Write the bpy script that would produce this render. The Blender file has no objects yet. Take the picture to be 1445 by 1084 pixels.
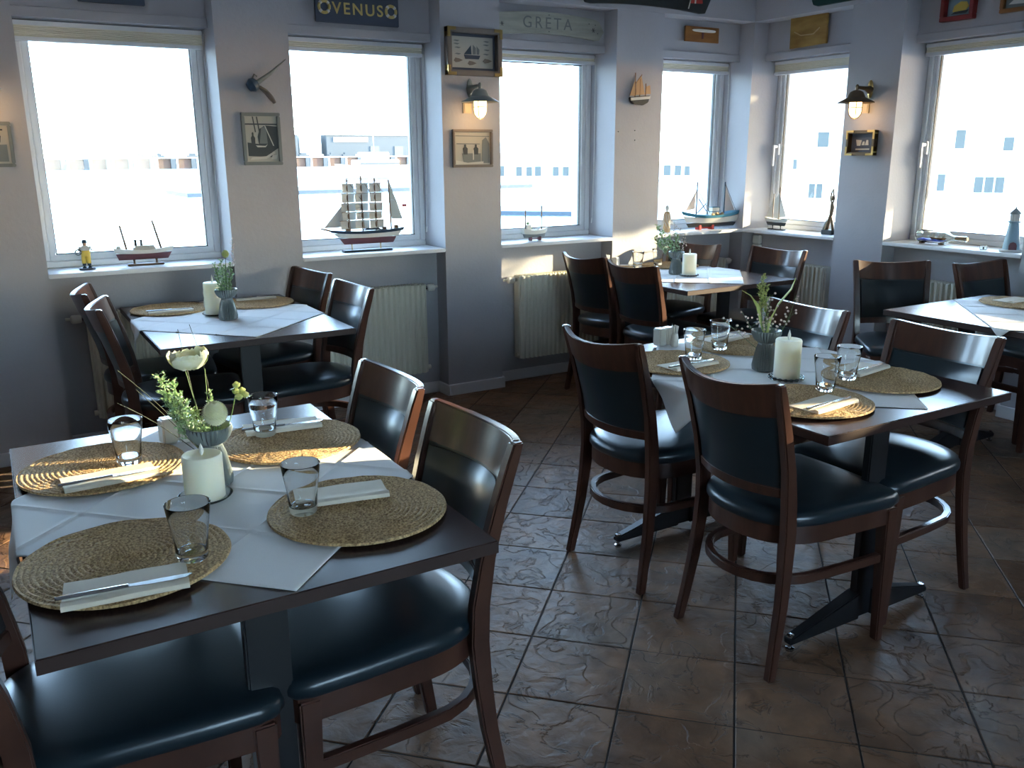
import bpy, bmesh, math, random
from mathutils import Vector, Matrix
random.seed(7)
R = math.radians
scn = bpy.context.scene
col = scn.collection

# ---------------------------------------------------------------- camera
cam = bpy.data.cameras.new('camera'); cam_o = bpy.data.objects.new('camera', cam); col.objects.link(cam_o)
cam.sensor_width = 36; cam.sensor_fit = 'HORIZONTAL'; cam.lens = 30.608; cam.clip_end = 2000; cam.clip_start = .05
r_ = Vector((.85855, -.51269, -.0063)); u_ = Vector((.13627, .21632, .96677)); f_ = Vector((.49429, .83087, -.25558))
cam_o.matrix_world = Matrix(((r_.x, u_.x, -f_.x, 0), (r_.y, u_.y, -f_.y, 0), (r_.z, u_.z, -f_.z, 1.5), (0, 0, 0, 1)))
scn.camera = cam_o

# ---------------------------------------------------------------- sky, sun, exposure
SUN_EL = 11.0; SUN_SLOPE = .32                      # light travels towards -X and a little towards +Y
world = bpy.data.worlds.new('sky'); scn.world = world; world.use_nodes = True
wn = world.node_tree; wn.nodes.clear()
w_out = wn.nodes.new('ShaderNodeOutputWorld'); w_bg = wn.nodes.new('ShaderNodeBackground')
w_sky = wn.nodes.new('ShaderNodeTexSky'); w_sky.sky_type = 'NISHITA'; w_sky.sun_disc = False
w_sky.sun_elevation = R(14); w_sky.sun_rotation = math.atan2(1, -SUN_SLOPE)
w_sky.air_density = 1.0; w_sky.dust_density = .4; w_sky.ozone_density = 1.2
w_mul = wn.nodes.new('ShaderNodeMixRGB'); w_mul.blend_type = 'MIX'; w_mul.inputs[0].default_value = .85
w_mul.inputs[2].default_value = (.44, .62, .92, 1)
wn.links.new(w_sky.outputs[0], w_mul.inputs[1]); wn.links.new(w_mul.outputs[0], w_bg.inputs[0])
w_bg.inputs[1].default_value = 18
wn.links.new(w_bg.outputs[0], w_out.inputs[0])
sun = bpy.data.lights.new('sun', 'SUN'); sun.energy = 36; sun.angle = R(.6); sun.color = (1, .80, .52)
sun_o = bpy.data.objects.new('sun', sun); col.objects.link(sun_o)
sd = Vector((-1, SUN_SLOPE, 0)).normalized(); sd.z = -math.tan(R(SUN_EL))
sun_o.rotation_euler = sd.to_track_quat('-Z', 'Y').to_euler()
sun_o.location = (30, -10, 8)
scn.view_settings.view_transform = 'Standard'; scn.view_settings.look = 'None'
scn.view_settings.exposure = 0.0; scn.view_settings.gamma = 1; scn.view_settings.use_curve_mapping = False
scn.cycles.max_bounces = 10; scn.cycles.transparent_max_bounces = 16; scn.cycles.transmission_bounces = 8

# ---------------------------------------------------------------- materials
def mat(name, color, rough=.5, metal=0, noise=None, bump=None, coat=0, spec=.5, emit=None, trans=0, grain=None, sss=0):
    m = bpy.data.materials.new(name); m.use_nodes = True
    nt = m.node_tree; b = nt.nodes['Principled BSDF']
    b.inputs['Base Color'].default_value = (*color, 1); b.inputs['Roughness'].default_value = rough
    b.inputs['Metallic'].default_value = metal; b.inputs['Coat Weight'].default_value = coat
    b.inputs['Specular IOR Level'].default_value = spec; b.inputs['Coat Roughness'].default_value = .12
    if sss:
        b.inputs['Subsurface Weight'].default_value = sss; b.inputs['Subsurface Scale'].default_value = .05; b.inputs['Subsurface Radius'].default_value = (1, .9, .7)
    if trans: b.inputs['Transmission Weight'].default_value = trans
    if emit:
        b.inputs['Emission Color'].default_value = (*emit[0], 1); b.inputs['Emission Strength'].default_value = emit[1]
    tc = nt.nodes.new('ShaderNodeTexCoord')
    if noise:                                       # (scale, second colour, detail)
        n = nt.nodes.new('ShaderNodeTexNoise'); n.inputs['Scale'].default_value = noise[0]; n.inputs['Detail'].default_value = 5
        mp = nt.nodes.new('ShaderNodeMapping')
        if grain: mp.inputs['Scale'].default_value = grain
        nt.links.new(tc.outputs['Object'], mp.inputs[0]); nt.links.new(mp.outputs[0], n.inputs[0])
        cr = nt.nodes.new('ShaderNodeValToRGB'); cr.color_ramp.elements[0].position = .35; cr.color_ramp.elements[1].position = .68
        cr.color_ramp.elements[0].color = (*color, 1); cr.color_ramp.elements[1].color = (*noise[1], 1)
        nt.links.new(n.outputs[0], cr.inputs[0]); nt.links.new(cr.outputs[0], b.inputs['Base Color'])
    if bump:                                        # (scale, strength, distance)
        n2 = nt.nodes.new('ShaderNodeTexNoise'); n2.inputs['Scale'].default_value = bump[0]; n2.inputs['Detail'].default_value = 4
        nt.links.new(tc.outputs['Object'], n2.inputs[0])
        bp = nt.nodes.new('ShaderNodeBump'); bp.inputs['Strength'].default_value = bump[1]; bp.inputs['Distance'].default_value = bump[2]
        nt.links.new(n2.outputs[0], bp.inputs['Height']); nt.links.new(bp.outputs[0], b.inputs['Normal'])
    return m

M = {}
M['wall'] = mat('painted_wall', (.425, .42, .45), .8, noise=(3, (.40, .39, .415)), bump=(60, .25, .004))
M['white'] = mat('white_gloss_paint', (.72, .72, .74), .35)
M['pvc'] = mat('white_window_plastic', (.72, .73, .75), .3)
M['seal'] = mat('black_rubber_seal', (.02, .02, .02), .6)
M['blind'] = mat('cream_pleated_fabric', (.78, .74, .60), .8)
M['cord'] = mat('white_cord', (.7, .7, .68), .7)
M['radiator'] = mat('cream_radiator_enamel', (.66, .64, .54), .35)
M['wood'] = mat('mahogany_stained_wood', (.080, .032, .020), .30, noise=(6, (.045, .018, .012)), grain=(1, 6, 1), bump=(90, .08, .002), coat=.35)
M['leather'] = mat('black_leather', (.012, .021, .027), .30, bump=(260, .12, .001), spec=.5)
M['table'] = mat('dark_wenge_laminate', (.030, .017, .017), .27, noise=(5, (.05, .026, .022)), grain=(8, .6, 1), bump=(120, .04, .001))
M['edge'] = mat('wenge_table_edge', (.032, .014, .011), .45)
M['iron'] = mat('black_powder_coated_steel', (.012, .012, .013), .38)
M['chrome'] = mat('polished_steel', (.52, .52, .53), .2, metal=1)
M['cloth'] = mat('white_linen_cloth', (.74, .73, .72), .85, bump=(420, .25, .0012))
M['napkin'] = mat('beige_paper_napkin', (.70, .62, .50), .85, bump=(300, .15, .001))
M['wax'] = mat('ivory_wax', (.92, .86, .68), .5, sss=.8)
M['flame'] = mat('pearl_plastic_flame', (.85, .84, .76), .3)
M['ceramic'] = mat('cream_ceramic', (.78, .74, .66), .25)
M['brass'] = mat('aged_brass', (.52, .36, .14), .3, metal=1)
M['bronze'] = mat('dull_bronze', (.16, .12, .08), .4, metal=1)
M['lampgrey'] = mat('grey_enamelled_metal', (.22, .24, .23), .38, metal=.4)
M['bulb'] = mat('warm_glowing_glass', (1, .8, .5), .3, emit=((1, .66, .30), 5))
M['cream'] = mat('cream_plastic', (.62, .52, .36), .5)
M['black'] = mat('matt_black_paint', (.012, .016, .018), .5)
M['navy'] = mat('navy_paint', (.015, .04, .075), .5)
M['teal'] = mat('teal_blue_paint', (.03, .16, .25), .45)
M['maroon'] = mat('maroon_paint', (.13, .045, .055), .5)
M['red'] = mat('red_paint', (.42, .04, .03), .5)
M['gold'] = mat('gold_leaf_paint', (.62, .48, .16), .4)
M['sail'] = mat('cream_sailcloth', (.55, .55, .53), .9, bump=(200, .2, .001))
M['tansail'] = mat('tan_sailcloth', (.55, .34, .18), .9)
M['spar'] = mat('brown_spar_wood', (.13, .07, .035), .5)
M['deck'] = mat('light_deck_wood', (.45, .30, .15), .6)
M['greywood'] = mat('weathered_grey_board', (.42, .42, .36), .8, noise=(4, (.30, .31, .27)), grain=(1, 1, 8), bump=(40, .4, .003))
M['slate'] = mat('blue_grey_board', (.05, .065, .10), .55)
M['darkgreen'] = mat('dark_green_board', (.012, .05, .045), .4)
M['orangewood'] = mat('warm_varnished_wood', (.30, .13, .035), .35, noise=(5, (.22, .09, .025)), grain=(1, 1, 6))
M['pinewood'] = mat('golden_burnished_board', (.42, .26, .07), .3, noise=(4, (.20, .10, .02)), grain=(1, 1, 3))
M['redwood'] = mat('red_stained_frame_wood', (.20, .02, .02), .4)
M['greyframe'] = mat('grey_brown_frame_wood', (.17, .14, .12), .5)
M['ink'] = mat('dark_photo_ink', (.035, .045, .05), .5)
M['midgrey'] = mat('grey_photo_ink', (.16, .18, .18), .5)
M['paper'] = mat('aged_photo_paper', (.42, .41, .36), .5)
M['palepaper'] = mat('pale_photo_paper', (.55, .55, .50), .5)
M['yellow'] = mat('yellow_paint', (.70, .50, .08), .5)
M['skin'] = mat('painted_skin', (.50, .30, .20), .6)
M['beardwhite'] = mat('white_plaster', (.72, .70, .64), .7)
M['lightblue'] = mat('pale_blue_paint', (.24, .36, .42), .5)
M['bluepaint'] = mat('bright_blue_paint', (.03, .08, .55), .5)
M['cork'] = mat('cork', (.45, .28, .14), .8)
M['petal'] = mat('creamy_yellow_petal', (.95, .95, .76), .6, noise=(60, (.86, .86, .58)))
M['leaf'] = mat('soft_green_leaf', (.24, .38, .18), .6, noise=(40, (.38, .52, .26)))
M['palegreen'] = mat('yellow_green_bud', (.45, .50, .16), .6)
M['pinkdry'] = mat('pale_pink_seed_head', (.62, .50, .44), .7)
M['stem'] = mat('dark_green_stem', (.10, .17, .06), .6)
M['grass_dark'] = mat('dark_dry_grass', (.04, .05, .03), .7)
M['vase'] = mat('smoky_grey_ribbed_glass', (.17, .20, .20), .24, coat=.3)
M['grout'] = mat('dark_cement_grout', (.035, .030, .028), .9)
M['socket'] = mat('white_socket_plastic', (.7, .68, .62), .4)

def glass_sheet():                                  # flat panes: light passes, sky and room reflect
    m = bpy.data.materials.new('window_glass'); m.use_nodes = True; nt = m.node_tree; nt.nodes.clear()
    o = nt.nodes.new('ShaderNodeOutputMaterial'); t = nt.nodes.new('ShaderNodeBsdfTransparent'); g = nt.nodes.new('ShaderNodeBsdfGlossy')
    t.inputs[0].default_value = (.94, .97, .96, 1); g.inputs['Roughness'].default_value = .01
    x = nt.nodes.new('ShaderNodeMixShader'); f = nt.nodes.new('ShaderNodeFresnel'); f.inputs[0].default_value = 1.35
    nt.links.new(f.outputs[0], x.inputs[0]); nt.links.new(t.outputs[0], x.inputs[1]); nt.links.new(g.outputs[0], x.inputs[2])
    nt.links.new(x.outputs[0], o.inputs[0]); return m
M['pane'] = glass_sheet()
def real_glass(name, tint):
    m = bpy.data.materials.new(name); m.use_nodes = True; nt = m.node_tree; nt.nodes.clear()
    o = nt.nodes.new('ShaderNodeOutputMaterial'); g = nt.nodes.new('ShaderNodeBsdfGlass'); g.inputs['Roughness'].default_value = 0; g.inputs['IOR'].default_value = 1.45; g.inputs[0].default_value = (*tint, 1)
    nt.links.new(g.outputs[0], o.inputs[0]); return m
M['tumbler'] = real_glass('clear_drinking_glass', (.985, .99, .99))
M['thickglass'] = real_glass('clear_pressed_glass', (.96, .985, .98))

def backlit(key, t):                                # thin fabric that lets a little light through
    m = M[key]; nt = m.node_tree; b = nt.nodes['Principled BSDF']; o = nt.nodes['Material Output']
    tr = nt.nodes.new('ShaderNodeBsdfTranslucent'); tr.inputs[0].default_value = (1, 1, .97, 1); x = nt.nodes.new('ShaderNodeMixShader'); x.inputs[0].default_value = t
    nt.links.new(b.outputs[0], x.inputs[1]); nt.links.new(tr.outputs[0], x.inputs[2]); nt.links.new(x.outputs[0], o.inputs['Surface'])
M['spanker'] = mat('pale_blue_sailcloth', (.50, .58, .60), .9)
backlit('sail', .065); backlit('spanker', .06); backlit('pinkdry', .03); backlit('blind', .02)

def jute():
    m = mat('braided_jute', (.36, .245, .125), .85); nt = m.node_tree; b = nt.nodes['Principled BSDF']
    tc = nt.nodes.new('ShaderNodeTexCoord'); n = nt.nodes.new('ShaderNodeTexNoise'); n.inputs['Scale'].default_value = 210; n.inputs['Detail'].default_value = 2
    nt.links.new(tc.outputs['Object'], n.inputs[0])
    cr = nt.nodes.new('ShaderNodeValToRGB'); cr.color_ramp.elements[0].position = .36; cr.color_ramp.elements[1].position = .66
    cr.color_ramp.elements[0].color = (.25, .145, .062, 1); cr.color_ramp.elements[1].color = (.66, .45, .215, 1)
    nt.links.new(n.outputs[0], cr.inputs[0]); nt.links.new(cr.outputs[0], b.inputs['Base Color'])
    bp = nt.nodes.new('ShaderNodeBump'); bp.inputs['Strength'].default_value = .7; bp.inputs['Distance'].default_value = .003
    nt.links.new(n.outputs[0], bp.inputs['Height']); nt.links.new(bp.outputs[0], b.inputs['Normal']); return m
M['jute'] = jute()

def slate_tile():
    m = mat('slate_look_ceramic_tile', (.10, .07, .05), .40, spec=.22); nt = m.node_tree; b = nt.nodes['Principled BSDF']
    geo = nt.nodes.new('ShaderNodeNewGeometry'); oi = nt.nodes.new('ShaderNodeObjectInfo')
    def N(scale, det, dist=0):
        n = nt.nodes.new('ShaderNodeTexNoise'); n.inputs['Scale'].default_value = scale; n.inputs['Detail'].default_value = det
        n.inputs['Distortion'].default_value = dist; nt.links.new(geo.outputs['Position'], n.inputs[0]); return n
    big, mid = N(2.3, 3), N(9, 8, .6)
    cr = nt.nodes.new('ShaderNodeValToRGB'); e = cr.color_ramp.elements
    e[0].position = .30; e[0].color = (.128, .070, .042, 1); e[1].position = .72; e[1].color = (.185, .136, .105, 1)
    x = e.new(.5); x.color = (.215, .118, .068, 1)
    add = nt.nodes.new('ShaderNodeMath'); add.operation = 'MULTIPLY_ADD'; add.inputs[1].default_value = .34; add.inputs[2].default_value = -.17
    nt.links.new(oi.outputs['Random'], add.inputs[0])
    s1 = nt.nodes.new('ShaderNodeMath'); s1.operation = 'ADD'; nt.links.new(big.outputs[0], s1.inputs[0]); nt.links.new(add.outputs[0], s1.inputs[1])
    nt.links.new(s1.outputs[0], cr.inputs[0])
    cr2 = nt.nodes.new('ShaderNodeValToRGB'); cr2.color_ramp.elements[0].position = .3; cr2.color_ramp.elements[1].position = .7
    cr2.color_ramp.elements[0].color = (.62, .62, .62, 1); cr2.color_ramp.elements[1].color = (1.18, 1.15, 1.1, 1)
    nt.links.new(mid.outputs[0], cr2.inputs[0])
    mx = nt.nodes.new('ShaderNodeMixRGB'); mx.blend_type = 'MULTIPLY'; mx.inputs[0].default_value = 1
    nt.links.new(cr.outputs[0], mx.inputs[1]); nt.links.new(cr2.outputs[0], mx.inputs[2]); nt.links.new(mx.outputs[0], b.inputs['Base Color'])
    # riven slate relief: ledges where a warped noise crosses its mid level, plus a coarse grain; dark lines follow some ledges
    ri = N(7.5, 7, 1.0)
    ab = nt.nodes.new('ShaderNodeMath'); ab.operation = 'SUBTRACT'; ab.inputs[1].default_value = .5; nt.links.new(ri.outputs[0], ab.inputs[0])
    a2 = nt.nodes.new('ShaderNodeMath'); a2.operation = 'ABSOLUTE'; nt.links.new(ab.outputs[0], a2.inputs[0])
    lr = nt.nodes.new('ShaderNodeMapRange'); lr.inputs[1].default_value = 0; lr.inputs[2].default_value = .012; lr.inputs[3].default_value = .42; lr.inputs[4].default_value = 1; nt.links.new(a2.outputs[0], lr.inputs[0])
    gate = N(4, 2); gr = nt.nodes.new('ShaderNodeMapRange'); gr.inputs[1].default_value = .45; gr.inputs[2].default_value = .58; nt.links.new(gate.outputs[0], gr.inputs[0])
    lm = nt.nodes.new('ShaderNodeMath'); lm.operation = 'MAXIMUM'; nt.links.new(lr.outputs[0], lm.inputs[0]); nt.links.new(gr.outputs[0], lm.inputs[1])
    mx2 = nt.nodes.new('ShaderNodeMixRGB'); mx2.blend_type = 'MULTIPLY'; mx2.inputs[0].default_value = 1
    nt.links.new(mx.outputs[0], mx2.inputs[1]); nt.links.new(lm.outputs[0], mx2.inputs[2]); nt.links.new(mx2.outputs[0], b.inputs['Base Color'])
    st = nt.nodes.new('ShaderNodeMapRange'); st.interpolation_type = 'SMOOTHSTEP'; st.inputs[1].default_value = .47; st.inputs[2].default_value = .53; nt.links.new(ri.outputs[0], st.inputs[0])
    co = N(16, 6, .4)
    ad = nt.nodes.new('ShaderNodeMath'); ad.operation = 'MULTIPLY_ADD'; ad.inputs[1].default_value = 2.4; nt.links.new(co.outputs[0], ad.inputs[0]); nt.links.new(st.outputs[0], ad.inputs[2])
    bp = nt.nodes.new('ShaderNodeBump'); bp.inputs['Strength'].default_value = .75; bp.inputs['Distance'].default_value = .0035
    nt.links.new(ad.outputs[0], bp.inputs['Height']); nt.links.new(bp.outputs[0], b.inputs['Normal'])
    return m
M['tile'] = slate_tile()

# ---------------------------------------------------------------- mesh helpers
class MB:
    def __init__(s): s.v = []; s.f = []
    def add(s, vs, fs, mx=None):
        o = len(s.v); s.v += [tuple(mx @ Vector(p)) if mx else tuple(p) for p in vs]; s.f += [tuple(i + o for i in f) for f in fs]; return s
    def box(s, x0, x1, y0, y1, z0, z1, mx=None):
        vs = [(x, y, z) for z in (z0, z1) for y in (y0, y1) for x in (x0, x1)]
        return s.add(vs, [(0, 2, 3, 1), (4, 5, 7, 6), (0, 1, 5, 4), (2, 6, 7, 3), (0, 4, 6, 2), (1, 3, 7, 5)], mx)
    def rings(s, rings, close=True, caps=True, mx=None):
        n = len(rings[0]); vs = [p for r in rings for p in r]; fs = []
        for i in range(len(rings) - 1):
            for j in range(n if close else n - 1):
                k = (j + 1) % n; fs.append((i * n + j, i * n + k, (i + 1) * n + k, (i + 1) * n + j))
        if caps and close:
            fs.append(tuple(range(n - 1, -1, -1))); fs.append(tuple((len(rings) - 1) * n + j for j in range(n)))
        return s.add(vs, fs, mx)
    def lathe(s, prof, n=24, mx=None, caps=True):
        return s.rings([[(r * math.cos(2 * math.pi * j / n), r * math.sin(2 * math.pi * j / n), z) for j in range(n)] for r, z in prof], caps=caps, mx=mx)
    def tube(s, pts, rad, n=8, mx=None, flat=None):
        pts = [Vector(p) for p in pts]; rr = rad if isinstance(rad, (list, tuple)) else [rad] * len(pts); rings = []
        for i, p in enumerate(pts):
            t = (pts[min(i + 1, len(pts) - 1)] - pts[max(i - 1, 0)]).normalized()
            a = Vector((0, 0, 1)) if abs(t.z) < .9 else Vector((0, 1, 0))
            e1 = t.cross(a).normalized(); e2 = t.cross(e1).normalized()
            rings.append([tuple(p + e1 * math.cos(2 * math.pi * j / n) * rr[i] + e2 * math.sin(2 * math.pi * j / n) * rr[i] * (flat or 1)) for j in range(n)])
        return s.rings(rings, mx=mx)
    def loft(s, stations, mx=None):                 # stations: list of (centre, half_x, half_y): rectangular sections stacked in z
        return s.rings([[(c[0] - a, c[1] - b, c[2]), (c[0] + a, c[1] - b, c[2]), (c[0] + a, c[1] + b, c[2]), (c[0] - a, c[1] + b, c[2])] for c, a, b in stations], mx=mx)
    def plate(s, poly, y0, y1, mx=None):            # polygon in (x, z), extruded between y0 and y1
        n = len(poly); vs = [(x, y0, z) for x, z in poly] + [(x, y1, z) for x, z in poly]
        return s.add(vs, [tuple(range(n)), tuple(range(2 * n - 1, n - 1, -1))] + [(i, i + n, (i + 1) % n + n, (i + 1) % n) for i in range(n)], mx)
    def slab(s, poly, z0, z1, mx=None):             # polygon in (x, y)
        n = len(poly); vs = [(x, y, z0) for x, y in poly] + [(x, y, z1) for x, y in poly]
        return s.add(vs, [tuple(range(n - 1, -1, -1)), tuple(range(n, 2 * n))] + [(i, (i + 1) % n, (i + 1) % n + n, i + n) for i in range(n)], mx)
    def mesh(s, name, m, smooth=False, bevel=0, seg=2):
        me = bpy.data.meshes.new(name); me.from_pydata(s.v, [], s.f); me.update()
        bm = bmesh.new(); bm.from_mesh(me); bmesh.ops.recalc_face_normals(bm, faces=bm.faces)
        if bevel:
            es = [e for e in bm.edges if len(e.link_faces) == 2 and e.calc_face_angle(0) > .5]
            bmesh.ops.bevel(bm, geom=es, offset=bevel, segments=seg, affect='EDGES', clamp_overlap=True)
        bm.to_mesh(me); bm.free()
        if smooth:
            for p in me.polygons: p.use_smooth = True
            me.set_sharp_from_angle(angle=R(38))
        me.materials.append(M[m] if isinstance(m, str) else m); return me
    def obj(s, name, m, parent=None, smooth=False, bevel=0, seg=2, loc=None, rz=0):
        o = bpy.data.objects.new(name, s.mesh(name, m, smooth, bevel, seg)); col.objects.link(o)
        if parent: o.parent = parent
        if loc: o.location = loc
        o.rotation_euler.z = rz; return o

def tag(o, label, cat, group=None, kind=None):
    o['label'] = label; o['category'] = cat
    if group: o['group'] = group
    if kind: o['kind'] = kind
    return o
def thing(name, label, cat, loc=(0, 0, 0), rz=0, group=None):
    o = bpy.data.objects.new(name, None); o.empty_display_size = .05; col.objects.link(o); o.location = loc; o.rotation_euler.z = rz
    return tag(o, label, cat, group)
def structure(o): o['kind'] = 'structure'; return o
def copy_tree(o, parent=None):
    c = o.copy(); col.objects.link(c)
    if parent: c.parent = parent
    for ch in list(o.children): copy_tree(ch, c)
    return c
def dup(o, loc, rz, label, group=None):
    c = copy_tree(o); c.location = loc; c.rotation_euler.z = rz; c['label'] = label
    if group: c['group'] = group
    return c
def text_obj(txt, size, m, name, parent, mx, depth=.002, spacing=1.0, extra=0):
    cu = bpy.data.curves.new('lettering', 'FONT'); cu.body = txt; cu.size = size; cu.extrude = depth; cu.space_character = spacing
    cu.align_x = 'CENTER'; cu.align_y = 'CENTER'; cu.offset = extra
    t = bpy.data.objects.new('lettering', cu); col.objects.link(t)
    dg = bpy.context.evaluated_depsgraph_get(); me = bpy.data.meshes.new_from_object(t.evaluated_get(dg)); bpy.data.objects.remove(t)
    me.transform(mx); me.materials.clear(); me.materials.append(M[m])
    o = bpy.data.objects.new(name, me); col.objects.link(o); o.parent = parent; return o
def T(x, y, z): return Matrix.Translation((x, y, z))
def RZ(a): return Matrix.Rotation(a, 4, 'Z')
def RX(a): return Matrix.Rotation(a, 4, 'X')
def RY(a): return Matrix.Rotation(a, 4, 'Y')

# ---------------------------------------------------------------- room shell
YF, XF = 4.842, 4.923             # faces of the pillars on the window walls
YR, XR = 4.972, 5.05              # recessed wall below and above the windows
YW, XW = 5.12, 5.19               # inner face of the window frames
SILL, LINT, BEAM, CEIL = .94, 2.145, 2.40, 2.95
BACK, LEFT = -3.2, -2.6
OPEN_B = [(.232, 1.130), (1.514, 2.411), (2.808, 3.693), (4.088, XF), (-1.05, -.158)]
NB = (1, 2, 3, 4, 9)                                # window numbers; 9 lies left of the frame
OPEN_R = [(4.0, YF), (2.725, 3.617), (1.42, 2.31), (.38, 1.02)]
SILL_R = [SILL, SILL, SILL, 1.32]                   # unseen last window, its sill raised to keep sun off the chairs

b = MB()
edges = [(LEFT, -1.05), (-.158, .232), (1.130, 1.514), (2.411, 2.808), (3.693, 4.088)]
for x0, x1 in edges: b.box(x0, x1, YF, 5.34, 0, BEAM + .2)
for x0, x1 in OPEN_B:
    b.box(x0 - .01, x1 + .01, YR, 5.34, 0, SILL - .022); b.box(x0 - .01, x1 + .01, YR + .012, 5.34, LINT, BEAM + .2)
b.box(LEFT, XF + .12, YF - .012, 5.34, BEAM, CEIL)
structure(b.obj('wall_back', 'wall'))
b = MB(); b.box(XF, 5.42, YF, 5.34, 0, CEIL)                     # the corner post
piers = [(3.617, 4.0), (2.31, 2.725), (1.02, 1.42), (BACK, .38)]
for y0, y1 in piers: b.box(XF, 5.42, y0, y1, 0, CEIL)
for y0, y1 in OPEN_R:
    b.box(XR, 5.42, y0 - .01, y1 + .01, 0, SILL_R[OPEN_R.index((y0, y1))] - .022); b.box(XR + .012, 5.42, y0 - .01, y1 + .01, LINT, CEIL)
b.box(XF - .012, 5.42, BACK, YF - .012, BEAM, CEIL)
structure(b.obj('wall_right', 'wall'))
structure(MB().box(LEFT - .1, LEFT, BACK, 5.34, 0, CEIL).obj('wall_left', 'wall'))
b = MB()                                              # wall behind the camera, with a broad window added for fill light
for x0, x1, z0, z1 in ((LEFT, .3, 0, CEIL), (2.3, 5.42, 0, CEIL), (.3, 2.3, 0, .92), (.3, 2.3, 2.2, CEIL)): b.box(x0, x1, BACK - .1, BACK, z0, z1)
structure(b.obj('wall_front', 'wall'))
structure(MB().box(LEFT - .1, 5.42, BACK - .1, 5.34, CEIL, CEIL + .1).obj('ceiling', 'white'))
floor = structure(MB().box(LEFT - .1, 5.42, BACK - .1, 5.34, -.12, -.003).obj('floor', 'grout'))

# lintel trims: a shallow moulding along the lower edge of each recessed lintel
for i, (x0, x1) in enumerate(OPEN_B):
    structure(MB().box(x0, x1, YR - .004, YR + .012, LINT - .004, LINT + .045).obj('trim_%d' % NB[i], 'wall', bevel=.003, seg=1))
for i, (y0, y1) in enumerate(OPEN_R[:3]):
    structure(MB().box(XR - .004, XR + .012, y0, y1, LINT - .004, LINT + .045).obj('trim_%d' % (i + 5), 'wall', bevel=.003, seg=1))
# baseboards follow pillars and recesses
b = MB(); bt, bh = .014, .072
for x0, x1 in edges:
    b.box(max(x0, LEFT + .001), x1 + bt, YF - bt, YF, 0, bh); b.box(x1, x1 + bt, YF, YR, 0, bh)
    if x0 > LEFT: b.box(x0 - bt, x0, YF, YR, 0, bh); b.box(x0 - bt, x0, YF - bt, YF, 0, bh)
for x0, x1 in OPEN_B: b.box(x0, x1, YR - bt, YR, 0, bh)
structure(b.obj('baseboard_back', 'white', bevel=.003, seg=1))
b = MB()
for y0, y1 in piers:
    b.box(XF - bt, XF, max(y0 - bt, BACK + .001), y1 + bt, 0, bh); b.box(XF, XR, y1, y1 + bt, 0, bh)
    if y0 > BACK: b.box(XF, XR, y0 - bt, y0, 0, bh)
for y0, y1 in OPEN_R: b.box(XR - bt, XR, y0, y1, 0, bh)
structure(b.obj('baseboard_right', 'white', bevel=.003, seg=1))

# ---- floor tiles, laid at 45 degrees to the walls
PIT = .3165; U0, V0 = 2.437, -.075
s2 = math.sqrt(.5); cells = []
for i in range(-20, 20):
    for j in range(-20, 20):
        u, v = U0 + (i + .5) * PIT, V0 + (j + .5) * PIT
        x, y = (u - v) * s2, (u + v) * s2
        if not (LEFT - .1 < x < XR + .1 and BACK - .1 < y < YR + .1): continue
        d = Vector((x, y, -1.5)); z = d.dot(f_)
        if z > .3:
            px, py = 722.5 + 1228.5 * d.dot(r_) / z, 542 - 1228.5 * d.dot(u_) / z
        else: px = py = -9999
        vis = -120 < px < 1565 and 300 < py < 1260
        edge = x < LEFT + .2 or y < BACK + .2 or x > XF - .2 or y > YF - .2
        cells.append((0 if vis and not edge else 1, z, x, y, edge))
cells.sort()
h = PIT / 2 - .0028
tb = MB(); tb.rings([[(-h, -h, -.006), (h, -h, -.006), (h, h, -.006), (-h, h, -.006)], [(-h, -h, -.0014), (h, -h, -.0014), (h, h, -.0014), (-h, h, -.0014)],
                     [(-h + .002, -h + .002, 0), (h - .002, -h + .002, 0), (h - .002, h - .002, 0), (-h + .002, h - .002, 0)]])
tm = tb.mesh('tile', 'tile'); rest = MB()
nt_ = 0
for c in cells:
    if c[0] == 0 and nt_ < 298:
        o = bpy.data.objects.new('tile', tm); col.objects.link(o); o.parent = floor
        o.location = (c[2], c[3], random.uniform(-.0006, .0004)); o.rotation_euler = (random.uniform(-.002, .002), random.uniform(-.002, .002), R(45)); nt_ += 1
    else:                                            # cut to the room for tiles that meet a wall
        poly = [Vector((c[2], c[3])) + Vector((a, bb)) for a, bb in ((h / s2, 0), (0, h / s2), (-h / s2, 0), (0, -h / s2))]
        for axis, lim, sg in ((0, LEFT, 1), (0, XR - .002, -1), (1, BACK, 1), (1, YR - .002, -1)):
            out = []
            for k in range(len(poly)):
                p, q = poly[k], poly[(k + 1) % len(poly)]
                ip, iq = (p[axis] - lim) * sg >= 0, (q[axis] - lim) * sg >= 0
                if ip: out.append(p)
                if ip != iq: out.append(p.lerp(q, (lim - p[axis]) / (q[axis] - p[axis])))
            poly = out
            if len(poly) < 3: break
        if len(poly) >= 3: rest.slab([(p.x, p.y) for p in poly], -.006, 0)
ro = rest.obj('outer_tiles', 'tile', parent=floor); ro['kind'] = 'stuff'

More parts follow.
